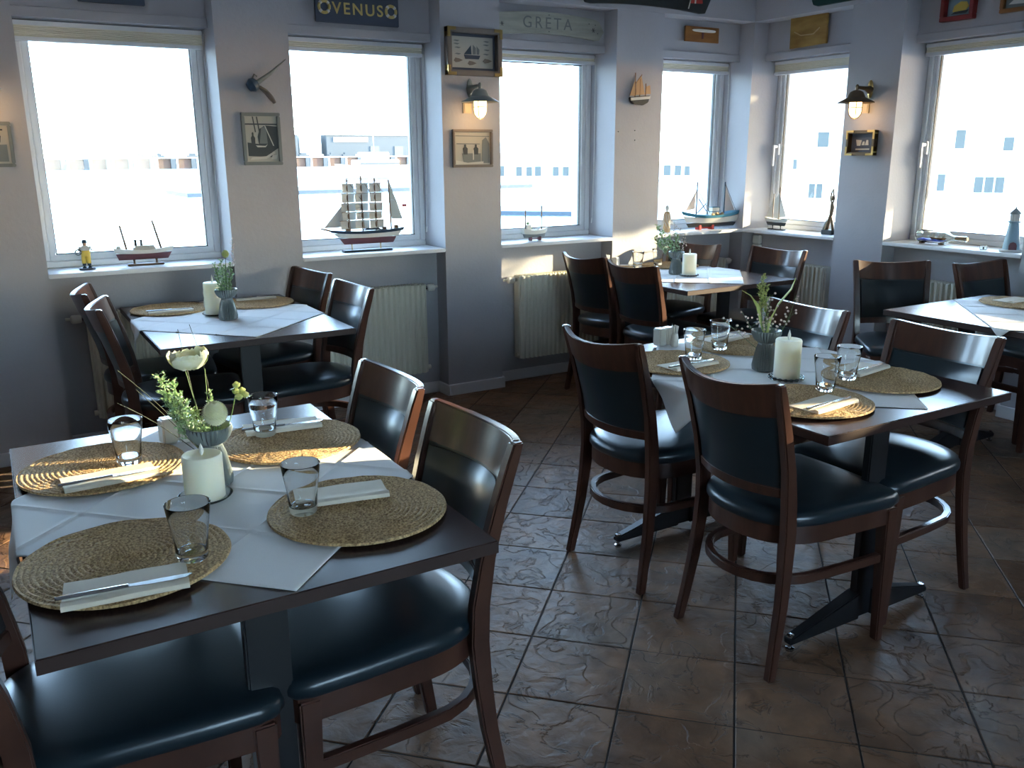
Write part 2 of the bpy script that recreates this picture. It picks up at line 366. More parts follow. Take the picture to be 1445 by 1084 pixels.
# ---------------------------------------------------------------- windows (built in a local frame: x along, y outwards)
def frame_ring(b, x0, x1, z0, z1, w, y0, y1, mx):
    b.box(x0, x1, y0, y1, z0, z0 + w, mx); b.box(x0, x1, y0, y1, z1 - w, z1, mx)
    b.box(x0, x0 + w, y0, y1, z0 + w, z1 - w, mx); b.box(x1 - w, x1, y0, y1, z0 + w, z1 - w, mx)
def window(n, w, mx, handle=None, SILL=SILL):
    b = MB(); frame_ring(b, 0, w, SILL, LINT, .034, 0, .06, mx)
    win = structure(b.obj('window_%d' % n, 'pvc', bevel=.004, seg=1))
    b = MB(); frame_ring(b, .03, w - .03, SILL + .03, LINT - .03, .036, .012, .055, mx)
    b.obj('sash', 'pvc', parent=win, bevel=.006, seg=2)
    b = MB(); frame_ring(b, .064, w - .064, SILL + .064, LINT - .064, .006, .026, .05, mx)
    b.obj('glazing_seal', 'seal', parent=win)
    MB().box(.066, w - .066, .034, .038, SILL + .066, LINT - .066, mx).obj('pane', 'pane', parent=win)
    if handle is not None:
        hx = handle; b = MB()
        b.box(hx - .014, hx + .014, -.006, .012, 1.48, 1.56, mx); b.box(hx - .009, hx + .009, -.045, 0, 1.53, 1.55, mx)
        b.box(hx - .010, hx + .010, -.052, -.036, 1.40, 1.552, mx)
        b.obj('handle', 'white', parent=win, bevel=.003)
    return win
WB = [T(x0, YW, 0) for x0, x1 in OPEN_B]
for i, (x0, x1) in enumerate(OPEN_B): window(NB[i], x1 - x0, WB[i])
b = MB(); frame_ring(b, .3, 2.3, .92, 2.2, .06, BACK - .09, BACK - .03, Matrix.Identity(4)); b.box(1.27, 1.33, BACK - .09, BACK - .03, .98, 2.14)
w10 = structure(b.obj('window_10', 'pvc')); MB().box(.35, 2.25, BACK - .062, BACK - .058, .97, 2.15).obj('pane', 'pane', parent=w10)  # unseen window added to let fill light in from behind
WR = [T(XW, y1, 0) @ RZ(R(-90)) for y0, y1 in OPEN_R]          # local x runs towards -Y, local y towards +X
for i, (y0, y1) in enumerate(OPEN_R): window(i + 5, y1 - y0, WR[i], .046 if i < 2 else None, SILL_R[i])
structure(MB().box(5.19, 5.25, .70, .90, 1.32, LINT).obj('trim_8', 'pvc'))    # broad bar added in the unseen last window to split its sun
# window boards
for i, (x0, x1) in enumerate(OPEN_B):
    e = XF if i == 3 else x1
    MB().box(x0, e, YF - .006, YW + .02, SILL - .022, SILL).obj('window_sill', 'white', parent=bpy.data.objects['window_%d' % NB[i]], bevel=.004)
for i, (y0, y1) in enumerate(OPEN_R):
    MB().box(XF - .006, XW + .02, y0, y1, SILL_R[i] - .022, SILL_R[i]).obj('window_sill', 'white', parent=bpy.data.objects['window_%d' % (i + 5)], bevel=.004)

# blinds gathered at the top of each visible window
BL = ['in the leftmost window above the brown steamer model', 'in the window below the blue-grey ship name board', 'in the window below the curved weathered name board',
      'in the window left of the room corner', 'in the window right of the room corner, below the golden board', 'in the rightmost window in view', 'added unseen beyond the right edge, lowered to block the sun']
def blind(n, w, mx, stack):
    t = thing('window_blind', 'cream pleated blind %s' % BL[n], 'blind', group='pleated blinds drawn up in the windows'); t.matrix_world = mx
    y0, y1 = -.052, -.016
    MB().box(.008, w - .008, y0, y1, LINT - .028, LINT - .006).obj('headrail', 'pvc', parent=t, bevel=.003)
    b = MB(); z = LINT - .028; k = int(stack / (.0045 if stack < .2 else .02)); rings = []
    for i in range(k + 1):
        zz = z - i * stack / k; off = .004 if i % 2 else 0
        rings.append([(.012, y0 + .002 + off, zz), (w - .012, y0 + .002 + off, zz), (w - .012, y1 - .002 - off, zz), (.012, y1 - .002 - off, zz)])
    b.rings(rings); b.obj('pleated_fabric', 'blind', parent=t)
    MB().box(.008, w - .008, y0 - .002, y1 + .002, z - stack - .02, z - stack).obj('bottom_rail', 'pvc', parent=t, bevel=.003)
    b = MB(); zc = 1.06
    b.tube([(w - .012, y0 - .004, LINT - .02), (w - .010, y0 - .006, 1.5), (w - .016, y0 - .004, zc)], .0016, 6)
    b.tube([(w - .005, y0 - .004, LINT - .02), (w - .004, y0 - .006, 1.5), (w - .016, y0 - .004, zc)], .0016, 6)
    b.tube([(w - .016, y0 - .004, zc), (w - .022, y0 - .006, zc - .035)], .0045, 6)
    b.obj('cord', 'cord', parent=t)
for i, st in enumerate((.052, .03, .02, .035)): blind(i, OPEN_B[i][1] - OPEN_B[i][0], WB[i], st)
for i, st in enumerate((.05, .03, .93)): blind(i + 4, OPEN_R[i][1] - OPEN_R[i][0], WR[i], st)  # the last blind is added out of view, hung low against sun beams

# ---------------------------------------------------------------- radiators (local frame: x along wall, y towards the wall)
def radiator(label, w, mx, knob):
    t = thing('radiator', label, 'radiator', group='ribbed panel radiators under the windows'); t.matrix_world = mx
    b = MB(); n = max(4, int(w / .0345)); prof = []
    for i in range(n):
        a = i * w / n; p = w / n
        prof += [(a + .03 * p, .012), (a + .30 * p, 0), (a + .62 * p, 0), (a + .88 * p, .012)]
    prof = [(0, .03)] + prof + [(w, .012), (w, .03)]
    b.rings([[(x, y, z) for x, y in prof] for z in (0, .012, .54, .555)], close=True); b.obj('front_panel', 'radiator', parent=t)
    b = MB(); b.box(.002, w - .002, .03, .086, .004, .55); b.obj('body', 'radiator', parent=t)
    b = MB()
    for i in range(int(w / .022)): b.box(.008 + i * .022, .018 + i * .022, .014, .084, .552, .560)
    b.obj('top_grille', 'radiator', parent=t)
    for xa in (-.012, w): MB().box(xa, xa + .012, .016, .088, .0, .558).obj('side_cover', 'radiator', parent=t, bevel=.003)
    s = -1 if knob == 'left' else 1; x0 = -.012 if knob == 'left' else w + .012
    MB().tube([(x0, .05, .53), (x0 + s * .022, .05, .53)], .012, 10).obj('valve', 'chrome', parent=t, smooth=True)
    b = MB(); b.lathe([(.015, 0), (.021, .006), (.023, .03), (.022, .046), (.014, .052), (.001, .053)], 18, T(x0 + s * .02, .05, .53) @ RY(R(90) * s) @ RX(0))
    b.obj('thermostat_knob', 'socket', parent=t, smooth=True)
    MB().tube([(x0 + s * .03, .055, .53), (x0 + s * .095, .058, .532)], .008, 8).obj('pipe', 'radiator', parent=t, smooth=True)
    b = MB(); xo = -.012 if knob == 'left' else w + .012
    b.tube([(xo, .03, .03), (xo + s * .02, .03, .03)], .014, 10); b.obj('drain_plug', 'radiator', parent=t, smooth=True)
RZ0, RY0 = .165, 4.868
radiator('cream ribbed radiator under the leftmost window, behind the chairs at its table', .66, T(.39, RY0, RZ0), 'left')
radiator('cream ribbed radiator under the full-rigged ship model', .68, T(1.60, RY0, RZ0), 'right')
radiator('cream ribbed radiator below the small grey trawler, its top caught by the sun', .63, T(2.98, RY0, RZ0), 'left')
radiator('cream ribbed radiator behind the corner table, left of the room corner', .60, T(4.20, RY0, RZ0), 'right')
XR0 = 4.945
radiator('cream ribbed radiator right of the room corner, under the small sailing model', .58, T(XR0, 4.66, RZ0) @ RZ(R(-90)), 'left')
radiator('cream ribbed radiator below the ship in a bottle', .62, T(XR0, 3.50, RZ0) @ RZ(R(-90)), 'left')

# ---------------------------------------------------------------- chair
def seat_outline(n=44, s=1.0, off=0.0):
    pts = []
    a, w, xf, xc = .225, .214, .505, .218
    for i in range(n):                               # from front right corner round the back to front left corner
        t = -math.pi / 2 - math.pi * i / (n - 1)
        cx_, cy_ = math.cos(t), math.sin(t); e = 2 / 2.35
        pts.append((xc + a * -abs(cx_) ** e, w * (abs(cy_) ** e) * (1 if cy_ > 0 else -1)))
    pts += [(.34, .222), (.45, .224), (.485, .215), (.500, .195), (.506, .1), (.508, 0), (.506, -.1), (.500, -.195), (.485, -.215), (.45, -.224), (.34, -.222)]
    return [((x - .26) * (s + off) + .26, y * s) for x, y in pts]
POST = [(0, .000, .207, .0150, .0125), (.10, .018, .200, .0165, .0130), (.22, .038, .193, .0185, .0135), (.34, .050, .186, .0205, .0140),
        (.44, .056, .182, .0225, .0145), (.53, .052, .181, .0220, .0145), (.64, .036, .185, .0190, .0145), (.76, .006, .190, .0165, .0145), (.86, -.024, .195, .0150, .0145), (.902, -.037, .197, .0125, .0140)]
def post_at(z):
    for a, c in zip(POST, POST[1:]):
        if a[0] <= z <= c[0]:
            k = (z - a[0]) / (c[0] - a[0]); return [a[i] + (c[i] - a[i]) * k for i in range(5)]
    return list(POST[-1])
def back_sheet(z0, z1, t0, t1, bow, inset=.010, nz=6, puff=0, ends=0, dip=(0, 0)):
    """slab curved in plan between the posts; t0/t1 are front and rear offsets"""
    b = MB(); nu = 14; rows = []
    for side, t in ((0, t0), (1, t1)):
        g = []
        for k in range(nz + 1):
            z = z0 + (z1 - z0) * k / nz; _, x, y, a, w = post_at(min(z, .902)); row = []
            for i in range(nu + 1):
                u = -1 + 2 * i / nu; pf = 0
                if puff and side == 0: pf = puff * (1 - abs(u) ** 5) * (1 - abs(2 * k / nz - 1) ** 5)
                zz = z - (ends * (1 - u * u) if k == 0 else 0) - (dip[0] + (dip[1] - dip[0]) * k / nz) * (1 - u * u)
                row.append((x - bow * (1 if z0 > .7 or nz < 3 else .8 + .2 * k / nz) * (1 - u * u) + t + pf, u * (y - inset), zz))
            g.append(row)
        rows.append(g)
    n = nu + 1; vs = [p for g in rows for r in g for p in r]; L = n * (nz + 1); fs = []
    for k in range(nz):
        for i in range(nu):
            q = (k * n + i, k * n + i + 1, (k + 1) * n + i + 1, (k + 1) * n + i); fs.append(q); fs.append(tuple(v + L for v in q[::-1]))
    for i in range(nu):
        fs.append((i, i + L, i + 1 + L, i + 1)); t_ = nz * n; fs.append((t_ + i, t_ + i + 1, t_ + i + 1 + L, t_ + i + L))
    for k in range(nz):
        fs.append((k * n, (k + 1) * n, (k + 1) * n + L, k * n + L)); fs.append((k * n + nu, k * n + nu + L, (k + 1) * n + nu + L, (k + 1) * n + nu))
    return b.add(vs, fs)
BOW = .058
def make_chair(label):
    t = thing('dining_chair', label, 'chair', group='dark wood dining chairs with black leather seats and backs')
    for s in (-1, 1):
        MB().loft([((x, s * y, z), a, w) for z, x, y, a, w in POST]).obj('back_leg', 'wood', parent=t, smooth=True, bevel=.004)
    for s in (-1, 1):
        MB().loft([((.462, s * .203, 0), .0140, .0140), ((.458, s * .201, .25), .0185, .0185), ((.455, s * .199, .452), .0225, .0225)]).obj('front_leg', 'wood', parent=t, bevel=.004)
    b = MB(); o = seat_outline(s=.965); i_ = seat_outline(s=.88)
    n = len(o); vs = [(x, y, .402) for x, y in o] + [(x, y, .458) for x, y in o] + [(x, y, .458) for x, y in i_] + [(x, y, .402) for x, y in i_]
    fs = []
    for k in range(4):
        for j in range(n): fs.append((k * n + j, k * n + (j + 1) % n, ((k + 1) % 4) * n + (j + 1) % n, ((k + 1) % 4) * n + j))
    b.add(vs, fs); b.obj('seat_frame', 'wood', parent=t, smooth=True)
    b = MB(); prof = [(.93, .455), (.975, .458), (1.0, .468), (1.0, .480), (.985, .491), (.94, .499), (.80, .505), (.5, .509), (.2, .511), (.02, .511)]
    b.rings([[(x, y, z) for x, y in seat_outline(s=s)] for s, z in prof]); b.obj('seat_cushion', 'leather', parent=t, smooth=True)
    # bent stretcher: front legs, round behind the rear legs
    path = [(.458, -.196), (.36, -.194), (.24, -.190)]
    for i in range(1, 12):
        a = -math.pi / 2 - math.pi * i / 12; path.append((.20 + .205 * -abs(math.cos(a)) ** .86, .188 * math.sin(a)))
    path += [(.24, .190), (.36, .194), (.458, .196)]
    b = MB(); rings = []
    for i, p in enumerate(path):
        q0, q1 = path[max(0, i - 1)], path[min(len(path) - 1, i + 1)]; tx, ty = q1[0] - q0[0], q1[1] - q0[1]; L = math.hypot(tx, ty); nx, ny = -ty / L, tx / L; z = .285
        rings.append([(p[0] + nx * .011, p[1] + ny * .011, z - .015), (p[0] - nx * .011, p[1] - ny * .011, z - .015), (p[0] - nx * .011, p[1] - ny * .011, z + .015), (p[0] + nx * .011, p[1] + ny * .011, z + .015)])
    b.rings(rings); b.obj('stretcher', 'wood', parent=t, smooth=True, bevel=.003)
    back_sheet(.803, .904, .010, -.012, BOW, nz=5, inset=.002, dip=(.014, .022)).obj('crest_rail', 'wood', parent=t, smooth=True, bevel=.003)
    back_sheet(.552, .582, .011, -.013, BOW * .8, nz=2, inset=.004, ends=.004).obj('lower_rail', 'wood', parent=t, smooth=True, bevel=.003)
    back_sheet(.580, .804, .004, -.010, BOW, nz=8, inset=.008, dip=(.004, .014)).obj('back_upholstery', 'leather', parent=t, smooth=True)
    back_sheet(.592, .796, .005, .001, BOW, nz=10, inset=.026, puff=.012, dip=(.004, .014)).obj('back_cushion', 'leather', parent=t, smooth=True)
    return t
CH = [  # rear feet line x, centre y, rotation, label  (rotation 0 faces +X)
    (1.800, 1.755, -2, 'dark wood dining chair seen from behind at the middle table, its back nearest the camera'),
    (1.795, 2.362, 2, 'dark wood dining chair seen from behind at the far left corner of the middle table'),
    (2.800, 1.795, 181, 'dark wood dining chair facing left, at the near right side of the middle table'),
    (2.790, 2.400, 180, 'dark wood dining chair facing left behind the tall candle of the middle table'),
    (.880, 1.722, 180, 'dark wood dining chair at the near right side of the closest table'),
    (.892, 2.238, 180, 'dark wood dining chair at the right of the closest table, behind its neighbour'),
    (-.125, 1.70, -1, 'dark wood dining chair cut by the lower left corner, under the closest table'),
    (.415, 4.035, -10, 'dark wood dining chair on the left of the window-side table, the nearer of two there'),
    (.400, 4.52, -8, 'dark wood dining chair left of the window-side table, half hidden behind the nearer one'),
    (1.445, 3.978, 184, 'dark wood dining chair on the right of the window-side table, the nearer of two there'),
    (1.445, 4.600, 190, 'dark wood dining chair right of the window-side table, the farther one'),
    (3.135, 3.880, 3, 'dark wood dining chair seen from behind at the corner table, the nearer one'),
    (3.150, 4.365, 3, 'dark wood dining chair seen from behind at the corner table, beside the sunlit radiator'),
    (4.345, 3.975, 187, 'dark wood dining chair facing left at the corner table, its nearer one'),
    (4.150, 4.545, 193, 'dark wood dining chair facing left at the corner table, half hidden by the vase there'),
    (4.375, 3.13, -128, 'dark wood dining chair turned towards the room in front of the right wall pillar'),
    (4.765, 2.83, -96, 'dark wood dining chair tucked under the far end of the table at the right edge'),
    (4.86, 2.10, 180, 'dark wood dining chair mostly hidden under the table at the right edge'),
]
base_chair = None
for i, (x, y, a, lab) in enumerate(CH):
    if base_chair is None: base_chair = make_chair(lab); base_chair.location = (x, y, 0); base_chair.rotation_euler.z = R(a)
    else: dup(base_chair, (x, y, 0), R(a), lab)

# ---------------------------------------------------------------- tables (origin: centre of the top on the floor)
def make_table(label, w, l):
    t = thing('dining_table', label, 'table', group='dark rectangular restaurant tables on two steel pedestals')
    MB().box(-w / 2, w / 2, -l / 2, l / 2, .722, .75).obj('table_top', 'table', parent=t, bevel=.002, seg=1)
    b = MB(); frame_ring(b, -w / 2 - .0012, w / 2 + .0012, -l / 2 - .0012, l / 2 + .0012, .0011, .724, .748, Matrix(((1, 0, 0, 0), (0, 0, 1, 0), (0, 1, 0, 0), (0, 0, 0, 1))))
    b.obj('edge_band', 'edge', parent=t)
    for s in (-1, 1):
        y = s * (l / 2 - .165) - .028
        MB().box(-.072, .014, y - .014, y + .014, .03, .705).obj('pedestal_column', 'iron', parent=t, bevel=.004)
        b = MB(); b.box(-.30, .25, y - .02, y + .02, .700, .722); b.obj('top_bracket', 'iron', parent=t, bevel=.003)
        for q in (-1, 1):
            b = MB(); b.rings([[(q * .03 - .03, y - .024, .030), (q * .03 - .03, y + .024, .030), (q * .03 - .03, y + .024, .125), (q * .03 - .03, y - .024, .125)],
                               [(q * .335 - .03, y - .016, .024), (q * .335 - .03, y + .016, .024), (q * .335 - .03, y + .016, .046), (q * .335 - .03, y - .016, .046)]])
            f = b.obj('foot', 'iron', parent=t, bevel=.004)
            MB().lathe([(.013, 0), (.014, .003), (.014, .009), (.006, .011), (.006, .045), (.011, .046), (.011, .053), (.001, .054)], 14, T(q * .322 - .03, y, 0)).obj('leveller', 'chrome', parent=f, smooth=True)
    return t
TB = [(.385, 1.985, .822, 1.175, 'dark wenge table nearest the camera, set with four jute mats and yellow flowers'),
      (2.322, 2.095, .862, 1.20, 'dark wenge table in the middle of the room, with dry sprigs in its vase'),
      (.948, 4.245, .826, 1.18, 'dark wenge table by the leftmost windows with a drooping white cloth'),
      (3.765, 4.235, .875, 1.15, 'dark wenge table in the corner between the two window walls'),
      (4.165, 2.085, .875, 1.215, 'dark wenge table cut off by the right edge, sun streaks on its cloth')]
for x, y, w, l, lab in TB:
    t = make_table(lab, w, l); t.location = (x, y, 0)

# ---- square cloths laid cornerwise, draping over the long sides, with fold creases
def cloth(label, cx, cy, w, l, side, rot, seed, ox=0):
    n = 96; g = []
    ca, sa = math.cos(R(45 + rot)), math.sin(R(45 + rot)); hw, hl = w / 2 + .003, l / 2 + .003
    for i in range(n + 1):
        for j in range(n + 1):
            p, q = side * (i / n - .5), side * (j / n - .5)
            x, y = p * ca - q * sa + ox, p * sa + q * ca; z = .7525
            for k, other in ((i, j), (j, i)):
                if k % 24 == 0 and 0 < k < n: z += .0030
            ex = abs(x) - hw
            if ex > 0:                               # falls over the long edge
                sg = 1 if x > 0 else -1; r = .008; a = min(ex / r, math.pi / 2); drop = max(0, ex - r * math.pi / 2)
                wav = .010 * math.sin(y * 26 + seed) * min(1, drop / .05)
                x = sg * (hw + r * math.sin(a) + drop * .10 + wav * (1 if drop > 0 else 0)); z = z - r * (1 - math.cos(a)) - drop * .99
            ey = abs(y) - hl
            if ey > 0: sg = 1 if y > 0 else -1; y = sg * (hl + .004); z -= ey
            z += .0006 * math.sin(x * 31 + seed) * math.sin(y * 23)
            g.append((cx + x, cy + y, z))
    fs = [(i * (n + 1) + j, i * (n + 1) + j + 1, (i + 1) * (n + 1) + j + 1, (i + 1) * (n + 1) + j) for i in range(n) for j in range(n)]
    o = MB().add(g, fs).obj('tablecloth', 'cloth', smooth=True)
    for p in o.data.polygons: p.use_smooth = True
    md = o.modifiers.new('thickness', 'SOLIDIFY'); md.thickness = .0012; md.offset = -1
    return tag(o, label, 'tablecloth', 'white linen cloths laid cornerwise on the tables')
cloth('white creased cloth laid cornerwise under the yellow flowers on the closest table', .385, 1.985, .822, 1.175, .825, 0, 1)
cloth('white cloth under the tall ivory candle, one corner drooping between two chair backs', 2.322, 2.10, .862, 1.20, .83, 3, 2)
cloth('white cloth draping off the left side of the window-side table', .948, 4.25, .826, 1.18, .80, -2, 3)
cloth('white cloth on the corner table between the window walls', 3.765, 4.25, .875, 1.15, .80, 2, 4)
cloth('white cloth with sun streaks on the table at the right edge', 4.165, 2.095, .875, 1.215, .83, -1, 5, .10)

# ---- braided jute mats
def make_mat(label):
    b = MB(); nr, ns, rad, zt = 17, 130, .190, .0065; rings = []
    step = rad / nr
    for k in range(nr * 4 + 1):
        fr = k / 4; r = max(.0008, fr * step); ph = (k % 4) / 4
        rings.append([((r + .0012 * math.sin(3 * a + k * .2)) * math.cos(a), (r + .0012 * math.sin(3 * a + k * .2)) * math.sin(a),
                       zt * (.60 + .40 * abs(math.sin(math.pi * (fr + j / ns)))) + .0009 * math.sin(a * (18 + int(fr) * 6) * 1.0 + int(fr) * 2.1)) for j in range(ns) for a in (2 * math.pi * j / ns,)])
    rings.append([(p[0] * 1.008, p[1] * 1.008, .0012) for p in rings[-1]])
    b.rings(rings, caps=True)
    o = b.obj('placemat', 'jute', smooth=True)
    for p in o.data.polygons: p.use_smooth = True
    return tag(o, label, 'placemat', 'round braided jute placemats')
MZ = .7560
MATS = [(.143, 1.683, 0, 'round braided jute placemat at the near left of the closest table'),
        (.612, 1.684, 40, 'round braided jute placemat at the near right of the closest table'),
        (.170, 2.262, 80, 'round braided jute placemat at the far left of the closest table, sunlit'),
        (.622, 2.225, 120, 'round braided jute placemat at the far right of the closest table'),
        (2.522, 1.812, 10, 'round braided jute placemat at the near right of the middle table'),
        (2.105, 1.752, 50, 'sunlit round braided jute placemat behind the nearest chair back of the middle table'),
        (2.105, 2.360, 90, 'round braided jute placemat beside the white salt and pepper pots of the middle table'),
        (2.515, 2.455, 130, 'round braided jute placemat behind the smoky vase of the middle table'),
        (.742, 4.590, 20, 'round braided jute placemat at the left end of the window-side table'),
        (1.160, 4.560, 60, 'round braided jute placemat at the right far end of the window-side table'),
        (3.560, 4.560, 15, 'round braided jute placemat at the far left of the corner table'),
        (3.975, 4.560, 55, 'round braided jute placemat at the far right of the corner table, behind its candle'),
        (4.43, 2.42, 75, 'round braided jute placemat cut by the right edge of the photo')]
bm_ = make_mat(MATS[0][3]); bm_.location = (MATS[0][0], MATS[0][1], MZ)
for x, y, a, lab in MATS[1:]: dup(bm_, (x, y, MZ), R(a), lab)

# ---- folded napkins and knives
def make_napkin(label):
    b = MB(); L, W = .205, .108
    rows = [(-W / 2, .004), (-W / 2 + .002, .0085), (-W / 2 + .012, .011), (-W / 2 + .024, .0075), (-W / 2 + .034, .0042), (0, .0032), (W / 2 - .02, .0030), (W / 2, .0024)]
    g = []
    for k, (y, z) in enumerate(rows):
        g.append([(x, y + .002 * math.sin(x * 20), z + .0006 * math.sin(x * 55 + k)) for x in [(-L / 2 + L * i / 14) for i in range(15)]])
    n = 15; vs = [p for r in g for p in r]; m = len(vs); vs += [(x, y, 0) for x, y, z in vs]; fs = []
    for k in range(len(g) - 1):
        for i in range(n - 1):
            q = (k * n + i, k * n + i + 1, (k + 1) * n + i + 1, (k + 1) * n + i); fs += [q, tuple(v + m for v in q[::-1])]
    e = len(g) - 1
    for i in range(n - 1): fs += [(i, i + m, i + 1 + m, i + 1), (e * n + i, e * n + i + 1, e * n + i + 1 + m, e * n + i + m)]
    for k in range(e): fs += [(k * n, (k + 1) * n, (k + 1) * n + m, k * n + m), (k * n + n - 1, k * n + n - 1 + m, (k + 1) * n + n - 1 + m, (k + 1) * n + n - 1)]
    return tag(b.add(vs, fs).obj('napkin', 'napkin', smooth=True), label, 'napkin', 'folded paper napkins on the placemats')
def make_knife(label):
    t = thing('table_knife', label, 'knife', group='steel table knives on the napkins')
    b = MB(); pts = [(-.112, .0035), (-.108, .0062), (-.09, .0068), (-.03, .0058), (0, .0045), (.004, .0055)]
    b.rings([[(x, w * math.cos(2 * math.pi * j / 10), .0042 + .0034 * math.sin(2 * math.pi * j / 10)) for j in range(10)] for x, w in pts]); b.obj('handle', 'chrome', parent=t, smooth=True)
    bl = [(.004, -.005), (.03, -.0085), (.075, -.0095), (.098, -.007), (.110, .003), (.106, .006), (.06, .0065), (.004, .005)]
    MB().slab(bl, .0036, .0048).obj('blade', 'chrome', parent=t); return t
NK = [  # x, y, angle, knife, text
    (.128, 1.556, -7, 1, 'near left mat of the closest table'), (.602, 1.770, -12, 0, 'near right mat of the closest table'),
    (.172, 2.160, 2, 1, 'far left mat of the closest table'), (.640, 2.340, -8, 1, 'far right mat of the closest table'),
    (2.100, 1.690, 5, 1, 'sunlit mat at the near corner of the middle table'), (2.100, 2.292, 2, 1, 'mat beside the white salt and pepper pots'),
    (2.535, 2.560, 9, 1, 'mat behind the smoky vase of the middle table'), (2.560, 1.915, 8, 1, 'near right mat of the middle table'),
    (.725, 4.500, -6, 1, 'left mat of the window-side table'), (1.185, 4.665, -8, 1, 'right mat of the window-side table'),
    (3.590, 4.480, 0, 1, 'far left mat of the corner table'), (4.45, 2.47, 0, 0, 'mat cut by the right edge of the photo')]
NZ = MZ + .0068
nb = kb = None
for x, y, a, kn, txt in NK:
    lab = 'folded cream napkin lying on the ' + txt
    if nb is None: nb = make_napkin(lab); nb.location = (x, y, NZ); nb.rotation_euler.z = R(a)
    else: dup(nb, (x, y, NZ), R(a), lab)
    if kn:
        kl = 'knife on the napkin of the ' + txt
        ka = R(a); kx, ky = x + .022 * math.sin(ka), y - .022 * math.cos(ka)
        if kb is None: kb = make_knife(kl); kb.location = (kx, ky, NZ + .0065); kb.rotation_euler.z = ka
        else: dup(kb, (kx, ky, NZ + .0065), ka, kl)

# ---- tumblers
def make_glass(label):
    b = MB(); H_ = .112
    prof = [(.001, 0), (.026, 0), (.0285, .003), (.0295, .012), (.0325, .05), (.0385, .088), (.0415, H_ - .001), (.0408, H_), (.0398, H_ - .001), (.0368, .088), (.0305, .05), (.0275, .020), (.026, .0165), (.001, .0155)]
    b.lathe(prof, 36, caps=True); o = b.obj('tumbler', 'tumbler', smooth=True)
    for p in o.data.polygons: p.use_smooth = True
    return tag(o, label, 'glass', 'clear straight drinking glasses')
GZ = NZ
GL = [(.252, 1.612, 'clear tumbler on the near left mat of the closest table'), (.500, 1.715, 'clear tumbler on the near right mat of the closest table'),
      (.228, 2.250, 'clear tumbler on the far left mat of the closest table'), (.578, 2.290, 'clear tumbler on the far right mat of the closest table'),
      (2.235, 1.798, 'clear tumbler on the sunlit mat of the middle table, beside the candle'), (2.415, 1.858, 'clear tumbler on the near right mat of the middle table'),
      (2.180, 2.352, 'clear tumbler beside the white salt and pepper pots'), (2.385, 2.430, 'clear tumbler on the middle table behind the smoky vase'),
      (3.66, 4.52, 'clear tumbler on the far left mat of the corner table'), (3.90, 4.60, 'clear tumbler at the far side of the corner table, left of its vase')]
gb = make_glass(GL[0][2]); gb.location = (GL[0][0], GL[0][1], GZ)
for x, y, lab in GL[1:]: dup(gb, (x, y, GZ), random.random() * 6, lab)

# ---- candles on glass plates
def make_candle(label):
    t = thing('pillar_candle', label, 'candle', group='ivory pillar candles with an upright plastic flame')
    b = MB(); rings = []; n = 72
    for r, z in [(.0415, 0), (.043, .003), (.043, .129), (.041, .1335), (.030, .1332), (.022, .1305), (.001, .130)]:
        rings.append([((r + (.0005 if (j % 2 and r > .042) else 0)) * math.cos(2 * math.pi * j / n), (r + (.0005 if (j % 2 and r > .042) else 0)) * math.sin(2 * math.pi * j / n), z) for j in range(n)])
    b.rings(rings); b.obj('wax_body', 'wax', parent=t, smooth=True)
    MB().lathe([(.0015, .129), (.003, .133), (.0055, .141), (.0050, .149), (.0020, .161), (.0003, .166)], 14).obj('flame_tip', 'flame', parent=t, smooth=True)
    return t
def make_dish(label, beads=False):
    b = MB(); b.lathe([(.001, 0), (.04, 0), (.050, .002), (.057, .007), (.059, .0105), (.057, .0105), (.049, .0055), (.04, .004), (.001, .004)], 40)
    if beads:
        for k in range(18):
            a = 2 * math.pi * k / 18; b.lathe([(.001, -.006), (.005, -.0045), (.0068, 0), (.005, .0045), (.001, .006)], 8, T(.054 * math.cos(a), .054 * math.sin(a), .0065))
    o = b.obj('candle_plate', 'thickglass', smooth=True)
    return tag(o, label, 'plate', 'small round glass plates under the candles')
CZ = .7550
cn = [(.342, 1.925, 'on the closest table, in front of the flowers', False), (2.265, 1.985, 'on the middle table, right of the smoky vase', True),
      (.895, 4.310, 'on the window-side table, left of its vase', False), (3.735, 4.105, 'on the corner table, in front of its vase', True)]
cb = None
for x, y, txt, beads in cn:
    d_ = make_dish(('beaded glass' if beads else 'clear glass') + ' plate under the candle ' + txt, beads); d_.location = (x, y, CZ)
    if cb is None: cb = make_candle('ivory pillar candle ' + txt); cb.location = (x, y, CZ + .0042); cb.scale.z = .76
    else: c_ = dup(cb, (x, y, CZ + .0042), .5, 'ivory pillar candle ' + txt); c_.scale.z = {2.265: 1.0, .895: 1.16, 3.735: 1.0}[x]

# ---- ribbed glass vases
def make_vase(label):
    b = MB(); n = 120; rings = []
    prof = [(.036, 0), (.039, .003), (.038, .02), (.033, .055), (.0275, .09), (.0235, .112), (.0235, .117), (.031, .124), (.040, .138), (.045, .154), (.0465, .166), (.0455, .168), (.0435, .166), (.041, .154), (.036, .139), (.026, .127), (.0195, .116), (.022, .09), (.027, .05), (.03, .01), (.001, .008)]
    for k, (r, z) in enumerate(prof):
        r *= 1.09; z *= .85; am = .0030 if 1 < k < 10 and k not in (5, 6) else .0002
        rings.append([((r + am * math.cos(30 * 2 * math.pi * j / n * 1.0)) * math.cos(2 * math.pi * j / n), (r + am * math.cos(30 * 2 * math.pi * j / n)) * math.sin(2 * math.pi * j / n), z) for j in range(n)])
    b.rings(rings); return tag(b.obj('vase', 'vase', smooth=True), label, 'vase', 'ribbed smoky glass vases with a flared bowl')
